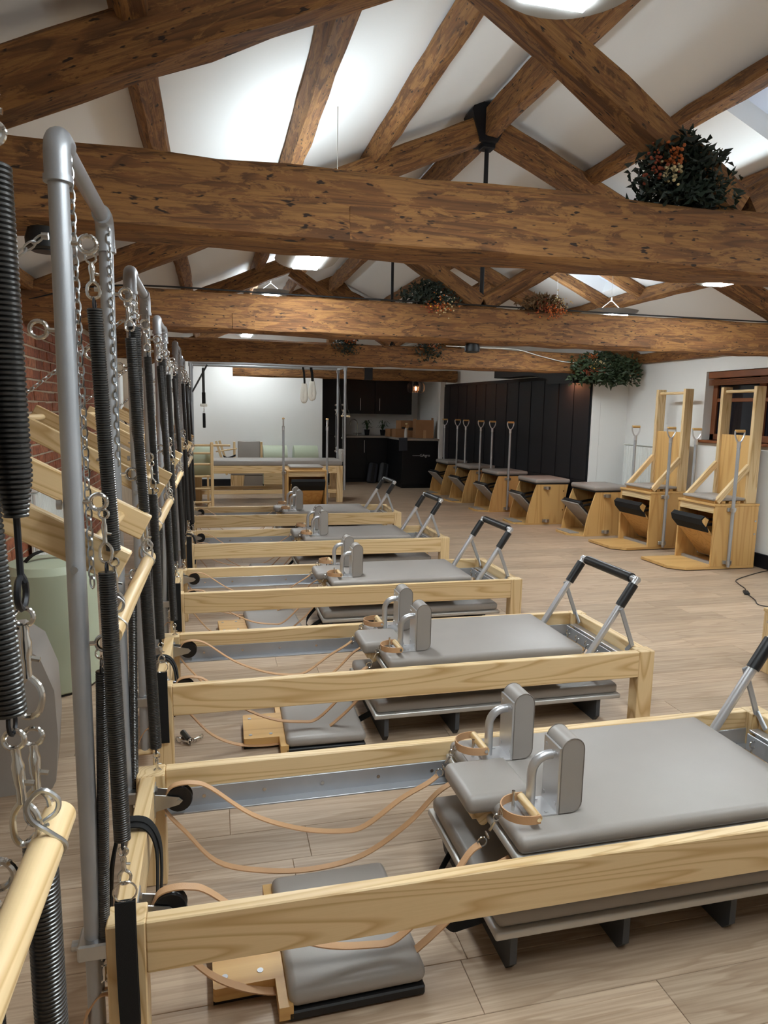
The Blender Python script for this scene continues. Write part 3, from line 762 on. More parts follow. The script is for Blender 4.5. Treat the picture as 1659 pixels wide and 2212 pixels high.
CH = {k: make_chain(L) for k, L in (('long', .66), ('short', .88), ('brace', .56))}; CUS = set()
bar_me = MB().cyl((0, 0, 0), (0, .655, 0), .0175, 20)
def make_bar():
    t = thing('rollback_bar', 'x', 'bar', (0, 0, 0), group='wooden rollback bars hanging on the towers')
    MB().tube([(0, 0, 0), (0, .655, 0)], .0175, 24).build('dowel', 'ash_y', t, angle=50)
    for y in (.055, .60):
        pts = [(0, y+.012, .019), (-.019, y+.008, 0), (0, y+.004, -.019), (.019, y, 0), (.006, y-.004, .019), (-.010, y-.004, .034), (-.014, y-.003, .052), (0, y-.002, .066), (.014, y, .054), (.012, y, .040), (0, y, .030)]
        MB().tube(smooth_path(pts, 4), .0028, 7).build('s_hook', 'zinc', t)
    return t
BAR = make_bar(); busd = set()
for i in range(6):
    X, Y, nm = RX[i], RY[i], ORD[i]; px = X-.028; yn, yf = Y+.045, Y+.665; ej = X+.02
    def S(kind, p, q, lab):
        o = hang(SPR[kind], SUSED, kind, p, q); o['label'] = lab+', %s tower from the trapeze table' % nm; return o
    bz = 1.032; bx = X+(.055 if i == 0 else .037)
    bo = BAR if i == 0 else dup(BAR); bo.location = (bx, Y+.03, bz-.012); bo.rotation_euler = (.045, 0, -.03); bo['label'] = 'round wooden rollback bar on the %s tower from the trapeze table' % nm
    S('bar', (ej, yn, 1.79), (bx+.003, Y+.085, 1.075), 'dark spring to the reformer-front end of the rollback bar')
    z0_ = (i == 0)
    S('bar', (ej-.012*z0_, yf-.02*z0_, 1.79), (bx+.018-.020*z0_, Y+.63, 1.105), 'dark spring to the table-side end of the rollback bar')
    S('thick', (ej+.005, yn-.002, 1.285), (X+.046, Y-.012, .48), 'thick dark spring holding a black foot strap')
    S('cone', (ej+.014+.010*z0_, yf+.022, 1.795), (X+.035+.018*z0_, yf+.015, 1.15), 'conical-ended black spring')
    S('thick', (X+.036+.018*z0_, yf+.015, 1.155), (X+.06, yf+.01, .38), 'thick dark spring clipped below the conical one')
    S('thin', (ej-.012, yn+.012, .985), (X-.012, yn-.01, .20), 'slim dark spring with leather handle')
    S('thin', (ej-.012, yf-.012, .985), (X-.012, yf+.01, .20), 'slim dark spring beside the rear post')
    o = hang(FS, FUS, 'f', (X+.046, Y-.016, .486), (X+.043, Y-.016, .1)); o['label'] = 'black webbing foot strap over the frame end, %s reformer from the trapeze table' % nm
    o = hang(LH, LUS, 'l', (X-.012, yn-.01, .195), (X-.012, yn-.01, 0)); o['label'] = 'small tan leather handle low on the %s tower from the trapeze table' % nm
    for key, p, q, lab in (('long', (px+.006, yf-.022, 1.978), (px+.009, yf-.012, 1.3), 'loose steel chain hung from the top bar'), ('short', (px+.012, yn+.032, 1.975), (px+.022, yn+.030, 1.0), 'steel chain hanging close along a post'),
                           ('brace', (px-.036, yn, 1.815), (X-.50, yn+.05, 1.475), 'slanting steel chain to the wooden push arms')):
        o = hang(CH[key], CUS, key, p, q); o['label'] = lab+', %s tower from the trapeze table' % nm
# loose black straps draped over the head end of some reformers
for k, (i, y) in enumerate(((1, .36), (2, .30), (4, .4))):
    X, Y = RX[i], RY[i]+y
    b = MB(); b.strap(smooth_path([(-.05, .03, .06), (-.045, .02, .15), (-.035, .01, .27), (-.012, 0, .368), (.015, 0, .387), (.055, 0, .375), (.078, 0, .32), (.08, -.01, .22), (.075, -.02, .12)], 5), (.12, 1, 0), .026, .004)
    b.strap(smooth_path([(-.07, .10, .05), (-.055, .06, .15), (-.040, .035, .27), (-.014, .022, .372), (.015, .020, .392), (.058, .02, .378), (.085, .02, .32), (.088, .03, .22), (.08, .03, .11)], 5), (.12, 1, 0), .026, .004)
    o = b.build('draped_strap', 'webbing', angle=60); o.location = (X, Y, 0)
    tag(o, 'black webbing straps draped over the head end of the %s reformer from the trapeze table' % ORD[i], 'strap', 'draped black straps')

# ================================================================== CHAIRS ALONG THE RIGHT
def d_handle_pole(t, x, y, z0, z1, grip_axis='x'):
    p = MB().tube([(x, y, z0), (x, y, z1-.13)], .0165, 14).build('handle_pole', 'galvanised', t)
    b = MB(); ax = V((1, 0, 0)) if grip_axis == 'x' else V((0, 1, 0)); c = V((x, y, z1))
    b.tube(smooth_path([c-ax*.052, c-ax*.052-V((0, 0, .035)), c-ax*.036-V((0, 0, .078)), c-ax*.008-V((0, 0, .112)), c+ax*.008-V((0, 0, .112)), c+ax*.036-V((0, 0, .078)), c+ax*.052-V((0, 0, .035)), c+ax*.052], 4), .008, 8)
    b.tube([(x, y, z1-.16), (x, y, z1-.10)], .019, 12)
    b.build('d_frame', 'aluminium', p)
    MB().cyl(c-ax*.050, c+ax*.050, .0145, 12).build('grip', 'birch_x' if grip_axis == 'x' else 'birch_y', p)
def clamp(t, x, y, z, s):
    b = MB().box(x-.05, min(y, y+s*.022), z-.018, x+.05, max(y, y+s*.022), z+.018, .004); b.lathe([(.026, -.02), (.026, .02)], 14, M4.Translation(V((x, y+s*.03, z)))); b.build('pole_clamp', 'zinc', t, smooth=False)
def make_low_chair(poles):
    """front at x=0 looking to -x, sides at y=0 and y=.56"""
    t = thing('wunda_chair', 'x', 'exercise chair', (0, 0, 0), group='low exercise chairs by the dark wall')
    b = MB().prism([(.03, .10), (0, .16), (0, .40), (.03, .46), (.17, .56), (.77, .56), (.77, 0), (.17, 0)], 'z', 0, .022); b.build('base_board', 'birch_x', t, smooth=False)
    MB().rbox(.035, .11, .022, .165, .45, .032, .004, 1).build('foot_mat', 'taupe', t)
    fr = [(.165, .022), (.185, .15), (.215, .28), (.258, .42), (.305, .55)]; bk = [(.77, .55), (.752, .46), (.735, .34), (.733, .22), (.745, .10), (.76, .022)]
    for y in (0, .538): MB().prism(fr+bk, 'y', y, y+.022).build('side_panel', 'birch_z', t, smooth=False)
    MB().box(.70, .022, .10, .72, .538, .50).build('back_panel', 'birch_y', t, smooth=False)
    MB().box(.285, -.005, .55, .785, .565, .562, .002).build('seat_trim', 'black', t, smooth=False)
    MB().rbox(.275, -.012, .562, .795, .572, .622, .024, 4).build('seat_pad', 'taupe', t, angle=60)
    m_, L_ = frame((.47, .28, .055), (.10, .28, .405), (-1, 0, 0))
    b = MB().rbox(0, -.205, -.004, L_, .205, .014, .007, 2, m_); pd = b.build('pedal', 'taupe', t, angle=60)
    MB().box(0, -.21, -.024, L_-.01, .21, -.004, .002, m_).build('pedal_board', 'black', pd, smooth=False)
    b = MB(); b.rbox(L_-.07, -.20, -.055, L_-.005, .20, -.022, .012, 2, m_); b.build('pedal_cushion', 'black_vinyl', pd)
    for y in (.16, .40): MB().tube([(.20, y, .36), (.45, y, .40), (.70, y, .42)], .016, 10).build('pedal_spring', 'spring_steel', t)
    b = MB(); b.cyl((.47, .03, .05), (.47, .53, .05), .010, 10); b.build('hinge_rod', 'aluminium', t)
    for (y, s) in ((0, -1), (.56, 1)):
        for z in (.505, .055): clamp(t, .45, y, z, s)
        for z in (.20, .33, .46): MB().cyl((.70, y, z), (.70, y+s*.004, z), .009, 10).build('bolt', 'chrome', t)
        if poles: d_handle_pole(t, .45, y+s*.032, .03, 1.36)
    return t
lc0 = make_low_chair(False); lc1 = make_low_chair(True)
LCH = [(lc0, 4.285, 7.63, .03, 'low birch exercise chair without poles, between the tall chairs and the dark wall end'), (lc0, 3.945, 8.575, .0, 'low birch exercise chair without poles, next to the pole-fitted chairs'),
       (lc1, 3.90, 9.76, .05, 'low birch exercise chair with two hand poles, nearest the pole-less chairs'), (lc1, 3.86, 10.85, .05, 'low birch exercise chair with two hand poles, middle one of the three with poles'), (lc1, 3.84, 11.93, .05, 'low birch exercise chair with two hand poles, beside the kitchen end')]
seen = set()
for pr, x, y, rz, lab in LCH:
    o = pr if id(pr) not in seen else dup(pr); seen.add(id(pr)); o.location = (x, y, 0); o.rotation_euler = (0, 0, rz); o['label'] = lab
def make_tall_chair():
    t = thing('electric_chair', 'x', 'exercise chair', (0, 0, 0), group='tall-backed exercise chairs at the window wall')
    b = MB().prism([(0, .12), (.0, .56), (.90, .56), (.90, 0), (.13, 0)], 'z', .008, .034); b.build('base_board', 'birch_x', t, smooth=False)
    for (x, y) in ((.15, .04), (.08, .5), (.86, .04), (.86, .52)): MB().cyl((x, y, 0), (x, y, .008), .015, 8).build('rubber_foot', 'black', t)
    for y in (0, .536): MB().box(.40, y, .034, .90, y+.024, .630, .002).build('side_panel', 'birch_z', t, smooth=False)
    MB().box(.388, -.004, .630, .905, .564, .652, .003).build('top_board', 'birch_y', t, smooth=False)
    MB().box(.402, .024, .560, .420, .536, .630, .001).build('apron', 'ash_y', t, smooth=False)
    MB().box(.86, .024, .034, .88, .536, .60).build('back_panel', 'birch_y', t, smooth=False)
    m_, L_ = frame((.66, .28, .075), (.30, .28, .475), (-1, 0, 0))
    pd = MB().box(0, -.235, -.010, L_-.02, .235, .010, .002, m_).build('pedal', 'birch_x', t, smooth=False)
    MB().prism([(L_-.125, .010), (L_-.125, .022), (L_-.02, .026), (L_+.035, .0), (L_+.035, -.050), (L_-.03, -.075), (L_-.06, -.012)], 'y', -.245, .225, m_).build('pedal_cushion', 'webbing', pd, smooth=False)
    MB().prism([(L_-.06, .005), (L_-.0, .008), (L_+.022, -.005), (L_+.022, -.045), (L_-.025, -.06)], 'y', -.250, -.245, m_).build('pedal_block', 'birch_z', pd, smooth=False)
    b = MB(); b.box(.46, .03, .034, .49, .53, .060); b.cyl((.66, .024, .07), (.66, .536, .07), .008, 8); b.build('hinge_bar', 'galvanised', t)
    for y in (.13, .43): MB().tube([(.36, y, .43), (.62, y, .44), (.86, y, .42)], .015, 10).build('pedal_spring', 'spring_steel', t)
    for k in range(4): MB().box(.43+k*.085, .06, .652, .475+k*.085, .50, .678, .002).build('seat_slat', 'birch_y', t, smooth=False)
    MB().rbox(.405, .045, .678, .775, .515, .708, .013, 3).build('seat_pad', 'taupe', t, angle=60)
    for y in (.03, .49): MB().box(.775, y, .652, .885, y+.04, 1.80, .003).build('upright', 'ash_z', t, smooth=False)
    MB().box(.800, .07, .652, .818, .49, 1.32, .002).build('backrest', 'birch_z', t, smooth=False)
    for y in (.032, .492):
        o = MB().box(0, -.018, -.028, math.hypot(.33, .36), .018, .028, .002).build('brace', 'ash_x', t, smooth=False); mm_, q_ = frame((.445, y+.018, .67), (.79, y+.018, 1.03)); o.matrix_basis = mm_
    MB().cyl((.815, .07, 1.755), (.815, .49, 1.755), .0165, 14).build('top_rail', 'ash_y', t)
    for (y, s) in ((0, -1), (.56, 1)):
        for z in (.60, .075): clamp(t, .575, y, z, s)
        d_handle_pole(t, .575, y+s*.032, .03, 1.365)
        for z in (.35, .48): MB().cyl((.87, y, z), (.87, y+s*.006, z), .011, 10).build('bolt', 'chrome', t)
    return t
tc = make_tall_chair()
tc.location = (4.345, 5.74, 0); tc.rotation_euler = (0, 0, -.01); tc['label'] = 'tall-backed birch exercise chair standing in front of the window'
o = dup(tc, (4.335, 6.73, 0), .045, 'tall-backed birch exercise chair beside the radiator, before plain wall')

# chair in front of the trapeze table, facing the reformers
c = dup(tc, (1.565, 9.34, 0), pi/2)
for ch in [q for q in c.children if q.name.split('.')[0] in ('upright', 'backrest', 'brace', 'top_rail')]: bpy.data.objects.remove(ch)
c['label'] = 'low exercise chair with two tall poles in front of the trapeze table'; c['group'] = 'exercise chairs'

# low wooden bench at right
bn = thing('wooden_bench', 'low ash bench frame beside the open floor, bolt at its corner', 'bench', (3.15, 2.45, 0))
for (x, y) in ((0, 0), (0, .80), (1.1, 0), (1.1, .80)): MB().box(x, y, 0, x+.075, y+.075, .365, .003).build('leg', 'ash_z', bn, smooth=False)
for x in (.01, 1.13): MB().box(x, .075, .25, x+.036, .80, .36, .003).build('end_board', 'ash_y', bn, smooth=False)
for y in (.0, .839): MB().box(.075, y, .25, 1.1, y+.036, .36, .003).build('side_rail', 'ash_x', bn, smooth=False)
MB().box(-.004, -.004, .365, 1.18, .88, .387, .003).build('top', 'ash_x', bn, smooth=False)
b = MB(); b.cyl((-.005, .838, .31), (.0, .838, .31), .008, 10); b.build('bolt', 'chrome', bn)

# ================================================================== TRAPEZE TABLE
tt = thing('trapeze_table', 'ash trapeze table with taupe mattress and galvanised canopy frame', 'trapeze table', (0, 11.15, 0))
x0, x1, y1 = -.28, 2.06, .72
for (x, y) in ((x0, 0), (x0, y1-.09), (x1-.10, 0), (x1-.10, y1-.09)): MB().box(x, y, 0, x+.10, y+.09, .60, .003).build('leg', 'ash_z', tt, smooth=False)
for y in (.005, y1-.045): MB().box(x0+.1, y, .48, x1-.1, y+.04, .60, .003).build('side_rail', 'ash_x', tt, smooth=False)
for x in (x0+.02, x1-.06): MB().box(x, .09, .48, x+.04, y1-.09, .60, .003).build('end_board', 'ash_y', tt, smooth=False)
for y in (.03, y1-.07): MB().box(x0+.1, y, .15, x1-.1, y+.04, .21, .003).build('stretcher', 'ash_x', tt, smooth=False)
MB().rbox(x0+.01, .005, .60, x1-.005, y1-.005, .685, .022, 4).build('mattress', 'taupe', tt, angle=60)
MB().rbox(x1-.02, .02, .66, x1+.05, .34, .86, .02, 3).build('end_cushion', 'taupe', tt, angle=60)
for (x, y) in ((x0-.03, .03), (x0-.03, y1-.03), (x1+.03, .03), (x1+.03, y1-.03)):
    MB().cyl((x, y, .20), (x, y, 2.17), .0215, 16).build('canopy_post', 'galvanised', tt)
    MB().lathe([(.03, 0), (.03, .07)], 14, M4.Translation(V((x, y, 2.12)))).build('corner_fitting', 'galvanised', tt)
for y in (.03, y1-.03): MB().cyl((x0-.06, y, 2.18), (x1+.06, y, 2.18), .0215, 16).build('canopy_rail', 'galvanised', tt)
for x in (x0-.03, x1+.03): MB().cyl((x, .0, 2.18), (x, y1, 2.18), .0215, 16).build('canopy_crossbar', 'galvanised', tt)
for y in (.03, y1-.03):
    for z in (1.05, 1.50, 1.58, .80): MB().torus((x1-.005, y, z), (0, 1, 0), .014, .004, 12, 6).build('eyebolt', 'chrome', tt)
# things hung on the canopy
for k, (x, L) in enumerate(((1.43, .30), (1.56, .26))):
    l_ = thing('fleece_loop', 'white fleece ankle loop on a black strap, %s of the pair on the canopy rail' % ('slimmer' if k == 0 else 'fuller'), 'ankle loop', (x, 11.18+.02*k, 2.18), group='white fleece ankle loops')
    b = MB().strap(smooth_path([(-.012, 0, .028), (-.02, 0, -.03), (-.004, 0, -.12), (.006, 0, -L)], 5), (.9, .4, 0), .036+.012*k, .004); b.build('strap', 'webbing', l_)
    b = MB(); rr = random.Random(k); n = 18
    pts = smooth_path([(.0, 0, -L+.02), (-.022, 0, -L-.08), (-.026, .01, -L-.2), (-.004, .02, -L-.25), (.020+.008*k, .01, -L-.2), (.016, 0, -L-.07), (.0, 0, -L+.02)], 5)
    b.tube(pts, [.034+.008*rr.random() for _ in pts], 12); b.build('fleece', 'fleece', l_, angle=80)
ts = thing('canopy_spring', 'black spring with fleece cuff and black grip hanging from the canopy rail', 'spring', (-.12, 11.19, 2.16))
MB().torus((0, 0, -.03), (0, 1, 0), .02, .003, 12, 5).build('ring', 'chrome', ts)
MB().lathe(spring_prof(.022, -.06, -.44), 12).build('coil', 'spring_steel', ts, angle=80)
MB().cyl((0, 0, -.43), (0, 0, -.60), .028, 14).build('sleeve', 'webbing', ts)
MB().rbox(-.055, -.03, -.645, .055, .03, -.60, .012, 2).build('fleece_cuff', 'fleece', ts)
b = MB(); hook_mesh(b, -.645, -.75); b.build('snap_hook', 'chrome', ts)
MB().rbox(-.022, -.012, -.97, .022, .012, -.745, .008, 2).build('grip_strap', 'webbing', ts)
ts2 = thing('canopy_spring', 'slanting black spring in the canopy corner above the ladder barrel', 'spring', (-.31, 11.2, 1.75))
p, q = V((.02, 0, -.02)), V((.25, 0, .40)); mm_, L_ = frame(p, q); b = MB().lathe([(r_, z_+L_) for r_, z_ in spring_prof(.014, 0, -L_)], 10, mm_ @ M4.Rotation(pi/2, 4, 'Y')); b.build('coil', 'spring_steel', ts2, angle=80)
for k, y in enumerate((.03, .69)):
    s_ = thing('canopy_spring', 'long slim spring on the kitchen-end canopy post, %s post' % ('reformer-side' if k == 0 else 'wall-side'), 'spring', (2.06, 11.15+y, 1.50), group='springs on the kitchen-end canopy posts')
    MB().lathe(spring_prof(.013, -.1, -.62), 10).build('coil', 'spring_steel', s_, angle=80); b = MB(); hook_mesh(b, 0, -.09); b.build('snap_hook', 'chrome', s_); b = MB(); hook_mesh(b, -.63, -.72); b.build('snap_hook', 'chrome', s_)
pb = thing('push_bar', 'short pale wooden bar on springs at the kitchen-end canopy posts', 'bar', (2.16, 11.15, 1.40))
MB().cyl((0, .02, 0), (.0, .70, 0), .016, 12).build('dowel', 'ash_y', pb)
for y in (.08, .64): MB().tube([(0, y, .016), (.01, y, .06), (-.02, y, .12), (-.09, y, .76)], .006, 6).build('spring_line', 'spring_steel', pb)

# ================================================================== LADDER BARREL
lb = thing('ladder_barrel', 'sage green ladder barrel with pale wooden ladder rungs', 'ladder barrel', (-.55, 10.45, 0))
for x in (0, .515): MB().box(x, 0, 0, x+.045, .075, 1.0, .008).build('ladder_post', 'ash_z', lb, smooth=False)
for z in (.12, .32, .50, .68, .84, .955): MB().cyl((.04, .037, z), (.52, .037, z), .016, 14).build('rung', 'ash_x', lb)
MB().cyl((.56, .037, .955), (.80, .037, .955), .016, 14).build('rung_end', 'ash_x', lb)
m_ = M4.Translation(V((.04, .37, .70))) @ M4.Rotation(pi/2, 4, 'Y')
MB().lathe([(.02, 0), (.215, 0), (.23, .012), (.23, .47), (.215, .482), (.02, .482)], 34, m_).build('barrel', 'sage', lb, angle=40)
for x in (.06, .46): MB().prism([(.14, 0), (.60, 0), (.50, .50), (.24, .50)], 'x', x, x+.03).build('barrel_support', 'ash_z', lb, smooth=False)
MB().box(.05, .02, .02, .09, .60, .07, .004).build('base_rail', 'ash_y', lb, smooth=False); MB().box(.47, .02, .02, .51, .60, .07, .004).build('base_rail', 'ash_y', lb, smooth=False)

# ================================================================== SAGE BARRELS, ARM CHAIR at far wall
def make_arc():
    t = thing('spine_corrector', 'x', 'barrel', (0, 0, 0), group='sage padded barrels standing at the far wall')
    prof = [(0, 0), (.46, 0), (.46, .08)]+[(.46-.46*(1-math.cos(a))*.5-.0, .08+.70*math.sin(a)) for a in [pi/2*k/8 for k in range(1, 9)]]+[(.1, .80), (.02, .74), (0, .66)]
    MB().prism([(0, 0), (.42, 0), (.42, .50)]+hsv_poly_arc(.21, .50, .21, 0, pi, 14)[1:]+[], 'x', 0, .44, M4.Translation(V((0, 0, .12)))).build('body', 'sage', t, angle=35)
    MB().box(.03, .03, 0, .41, .39, .12).build('base', 'ash_x', t, smooth=False)
    MB().box(.0, -.012, .12, .44, 0, .34, .003).build('side_board', 'ash_x', t, smooth=False)
    MB().strap(smooth_path([(.44, .15, .45), (.465, .2, .5), (.44, .25, .45)], 5), (0, 0, 1), .04, .004).build('carry_strap', 'webbing', t)
    return t
ac = make_arc(); ac.location = (.90, 12.85, 0); ac['label'] = 'sage green padded barrel at far wall, next to the small armchair'
dup(ac, (1.47, 12.85, 0), 0, 'sage green padded barrel at far wall, next to the black kitchen cupboard')
bc = thing('arm_chair', 'small wooden exercise armchair with taupe back and seat at the far wall', 'armchair', (.14, 12.50, 0))
MB().rbox(.30, .30, .42, .70, .36, .92, .02, 3).build('backrest', 'taupe', bc, angle=60)
MB().rbox(.16, -.06, .33, .72, .32, .40, .02, 3).build('seat', 'taupe', bc, angle=60)
for x in (.22, .70): MB().box(x, .30, 0, x+.04, .36, .90, .003).build('back_post', 'ash_z', bc, smooth=False)
MB().prism([(.16, 0), (.36, 0), (.40, .33), (.16, .33)], 'y', -.04, .0).build('side_board', 'ash_z', bc, smooth=False)
MB().box(.36, -.03, .0, .72, .30, .32).build('seat_box', 'taupe', bc, smooth=False)
for s in (0, 1):
    o = MB().box(0, -.015, -.02, .62, .015, .02, .002).build('swing_arm', 'ash_x', bc, smooth=False); mm_, q_ = frame((.10+.06*s, .06+.2*s, .33), (-.08+.06*s, .06+.2*s, .92)); o.matrix_basis = mm_
b = MB(); b.cyl((-.08, .06, .74), (.28, .30, .78), .012, 10); b.build('arm_rod', 'ash_x', bc)
MB().strap(smooth_path([(.04, .1, .66), (.12, .15, .62), (.26, .28, .66)], 5), (0, 0, 1), .035, .003).build('arm_strap', 'webbing', bc)

# ================================================================== KITCHEN
def cabinet(name, lab, x0, y0, z0, x1, y1, z1, doors, handles=(), front='y', group='black kitchen units'):
    t = thing(name, lab, 'cabinet', ((x0+x1)/2, (y0+y1)/2, z0), group=group); o_ = V(((x0+x1)/2, (y0+y1)/2, z0))
    MB().box(x0-o_.x, y0+.02-o_.y, 0, x1-o_.x, y1-o_.y, z1-z0, .002).build('body', 'black_unit', t, smooth=False)
    for k, (a, b_, c_, d_) in enumerate(doors):
        d = MB().box(a-o_.x+.002, y0-o_.y, c_-z0+.002, b_-o_.x-.002, y0+.019-o_.y, d_-z0-.002, .002).build('door', 'black_unit', t, smooth=False)
        for (hx, h0, h1) in handles:
            if a <= hx < b_ and c_ <= h0 < d_: MB().bar((hx-o_.x, y0-.025-o_.y, h0-z0), (hx-o_.x, y0-.025-o_.y, h1-z0), .012, .012, up=(0, 1, 0), c=.003).build('handle', 'aluminium', d, smooth=False)
    return t
cabinet('tall_cabinet', 'tall black kitchen cupboard reaching the header beam', 2.09, 14.25, 0, 2.70, 14.98, 2.22, [(2.09, 2.70, .08, .98), (2.09, 2.70, .98, 2.21)], [(2.66, .60, .92), (2.66, 1.05, 1.4)])
cabinet('wall_cabinet', 'black wall cupboard over the tap', 2.71, 14.62, 1.43, 3.38, 14.98, 2.22, [(2.71, 3.38, 1.43, 2.22)], [(3.06, 1.50, 1.76)])
cabinet('wall_cabinet', 'black wall cupboard beside the caged pendant', 3.385, 14.62, 1.43, 4.20, 14.98, 2.22, [(3.385, 4.20, 1.43, 2.22)], [(3.48, 1.50, 1.76)])
cabinet('base_cabinet', 'black base cupboard below the tap', 2.71, 14.36, 0, 3.60, 14.98, .93, [(2.71, 3.15, .08, .92), (3.15, 3.60, .08, .92)], [(3.10, .62, .88)])
rc = cabinet('base_cabinet', 'black base unit under the cardboard boxes', 3.60, 13.12, 0, 4.33, 14.98, .93, [(3.60, 4.33, .08, .92)])
wt = MB().box(2.705, 14.33, .932, 4.34, 14.985, .972, .003); wt.box(3.57, 13.09, .932, 4.34, 14.33, .972, .003)
tag(wt.build('worktop', 'worktop', smooth=False), 'grey stone-look worktop running round the kitchen corner', 'worktop')
# appliance lettering on the black front
cu = bpy.data.curves.new('lettering', 'FONT'); cu.body = '\u2014\u2014GAgro'; cu.size = .075; cu.extrude = .001; cu.align_x = 'CENTER'
lt = link('front_lettering', cu, rc); lt.data.materials.append(MATS['lettering']); lt.matrix_basis = M4.Translation(V((.02, -.935, .62))) @ M4.Rotation(pi/2, 4, 'X')
dg = bpy.context.evaluated_depsgraph_get(); me_ = bpy.data.meshes.new_from_object(lt.evaluated_get(dg)); mb_ = lt.matrix_basis.copy(); bpy.data.objects.remove(lt)
lt = link('front_lettering', me_, rc); lt.matrix_basis = mb_
tp_ = thing('kitchen_tap', 'tall swan-neck chrome tap at the kitchen worktop', 'tap', (3.02, 14.70, .972))
MB().tube(smooth_path([(0, 0, 0), (0, 0, .22), (-.02, -.01, .30), (-.09, -.03, .34), (-.16, -.06, .30), (-.175, -.065, .22)], 6), .011, 12).build('spout', 'chrome', tp_)
b = MB().lathe([(.026, 0), (.024, .03), (.014, .04)], 14); b.cyl((-.09, 0, .045), (.09, 0, .045), .008, 8); b.build('lever', 'chrome', tp_)
for k, (x, y, lab) in enumerate(((3.24, 14.74, 'small potted spider plant next to the tap'), (3.58, 14.70, 'wider potted spider plant further from the tap'))):
    p_ = thing('potted_plant', lab, 'plant', (x, y, .972), group='potted plants on the worktop')
    MB().lathe([(.045, 0), (.062, .12), (.065, .125), (.06, .125)], 16).build('pot', 'black', p_)
    b = MB(); rr = random.Random(k+3)
    for q in range(26):
        a = rr.uniform(0, 2*pi); L = rr.uniform(.08, .15)*(1+.2*k); h = rr.uniform(.05, .22)
        b.strap(smooth_path([(0, 0, .11), (math.cos(a)*L*.4, math.sin(a)*L*.4, .12+h), (math.cos(a)*L, math.sin(a)*L, .12+h*.7)], 3), (-math.sin(a), math.cos(a), 0), .012, .001)
    stuff(b.build('leaves', 'plant_green', p_))
for k, (x, y, sx, sy, sz, z, lab) in enumerate(((4.10, 13.42, .36, .36, .36, .972, 'tall open cardboard box on the worktop end'), (3.80, 13.82, .40, .28, .17, .972, 'low cardboard box under the black-taped one'), (3.84, 13.83, .30, .26, .17, 1.143, 'small cardboard box stacked on the low box'), (3.66, 14.16, .24, .20, .16, .972, 'small cardboard box beside the flower vase'))):
    bx_ = thing('cardboard_box', lab, 'box', (x, y, z), rz=.12*k-.1, group='cardboard boxes on the worktop')
    MB().box(-sx/2, -sy/2, 0, sx/2, sy/2, sz, .004).build('carton', 'cardboard', bx_, smooth=False)
    MB().box(-.028, -sy/2-.001, .0, .028, -sy/2+.0005, sz*.45).build('tape', 'tape', bx_, smooth=False)
    if k == 0:
        b = MB(); b.bar((-sx/2+.01, -sy/2+.02, sz-.01), (-sx/2+.01, sy/2-.02, sz-.01), .006, .06, c=0); b.bar((sx/2-.01, -sy/2+.02, sz+.015), (sx/2+.02, sy/2-.02, sz+.015), .006, .06, c=0); b.build('flap', 'cardboard', bx_, smooth=False)
vs_ = thing('flower_vase', 'slim white vase with a single pale bloom on the worktop', 'vase', (3.74, 13.40, .972))
MB().lathe([(.03, 0), (.034, .08), (.026, .18), (.03, .2)], 14).build('vase', 'ceramic', vs_)
b = MB().tube([(0, 0, .18), (.01, 0, .26)], .003, 6); b.lathe([(.012, -.02), (.03, -.005), (.028, .015), (.010, .022)], 12, M4.Translation(V((.012, 0, .275)))); b.build('bloom', 'flower_cream', vs_)
b = MB(); b.rbox(-.09, -.02, .18, -.02, .02, .215, .008, 2); b.rbox(.05, -.02, .15, .14, .02, .21, .008, 2); b.build('dark_leaf', 'black', vs_)
b = MB().strap(smooth_path([(3.60, 13.2, .978), (3.60, 13.10, .982), (3.60, 13.078, .955), (3.60, 13.074, .86), (3.60, 13.07, .74)], 4), (1, 0, .05), .17, .006)
tag(b.build('tea_towel', 'cloth_dark'), 'dark grey tea towel hung over the worktop edge', 'towel')
# two dark cushions leaning against the base units
for k, x in enumerate((3.20, 3.44)):
    c_ = thing('floor_cushion', 'black bolster cushion leaning on the base units, %s' % ('beside the appliance' if k else 'nearer the tall cupboard'), 'cushion', (x, 14.10, 0), group='black cushions in the kitchen')
    o = MB().rbox(-.10, -.06, 0, .10, .06, .44, .05, 4).build('cushion', 'charcoal' if k else 'cloth_dark', c_, angle=60); o.rotation_euler = (-.35, .22, 0)
    o = MB().rbox(-.035, -.068, .02, .035, -.058, .42, .004, 1).build('seam_band', 'black', c_); o.rotation_euler = (-.35, .22, 0)
# doorway trim between kitchen and panelled wall
struct(MB().box(4.335, 13.10, 0, 4.44, 13.22, 2.22, .004).build('trim_1', 'white_paint', smooth=False))
struct(MB().box(4.84, 8.285, 0, 4.96, 8.30, 2.0, .004).build('trim_2', 'white_paint', smooth=False))
# cage pendant
cp = thing('cage_pendant', 'wire cage pendant with glowing filament bulb in the kitchen', 'pendant lamp', (3.66, 12.5, 1.895))
b = MB()
for k in range(16):
    a = 2*pi*k/16; ca, sa = math.cos(a), math.sin(a)
    b.tube(smooth_path([(ca*.03, sa*.03, .13), (ca*.10, sa*.10, .145), (ca*.155, sa*.155, .08), (ca*.15, sa*.15, -.02), (ca*.11, sa*.11, -.05), (ca*.06, sa*.06, -.02), (ca*.05, sa*.05, .06)], 4), .0022, 5)
b.build('wire_cage', 'black_steel', cp)
MB().lathe([(.02, .16), (.04, .13), (.062, .07), (.058, .07), (.0, .12)], 18).build('cap', 'black', cp)
MB().lathe([(.012, .09), (.02, .07), (.045, .02), (.048, -.005), (.035, -.035), (.01, -.048)], 18).build('bulb', 'bulb_glass', cp, angle=80)
b = MB()
for k in range(4): a = 2*pi*k/4; b.tube([(.008*math.cos(a), .008*math.sin(a), .05), (.010*math.cos(a+.5), .010*math.sin(a+.5), -.01)], .0035, 5)
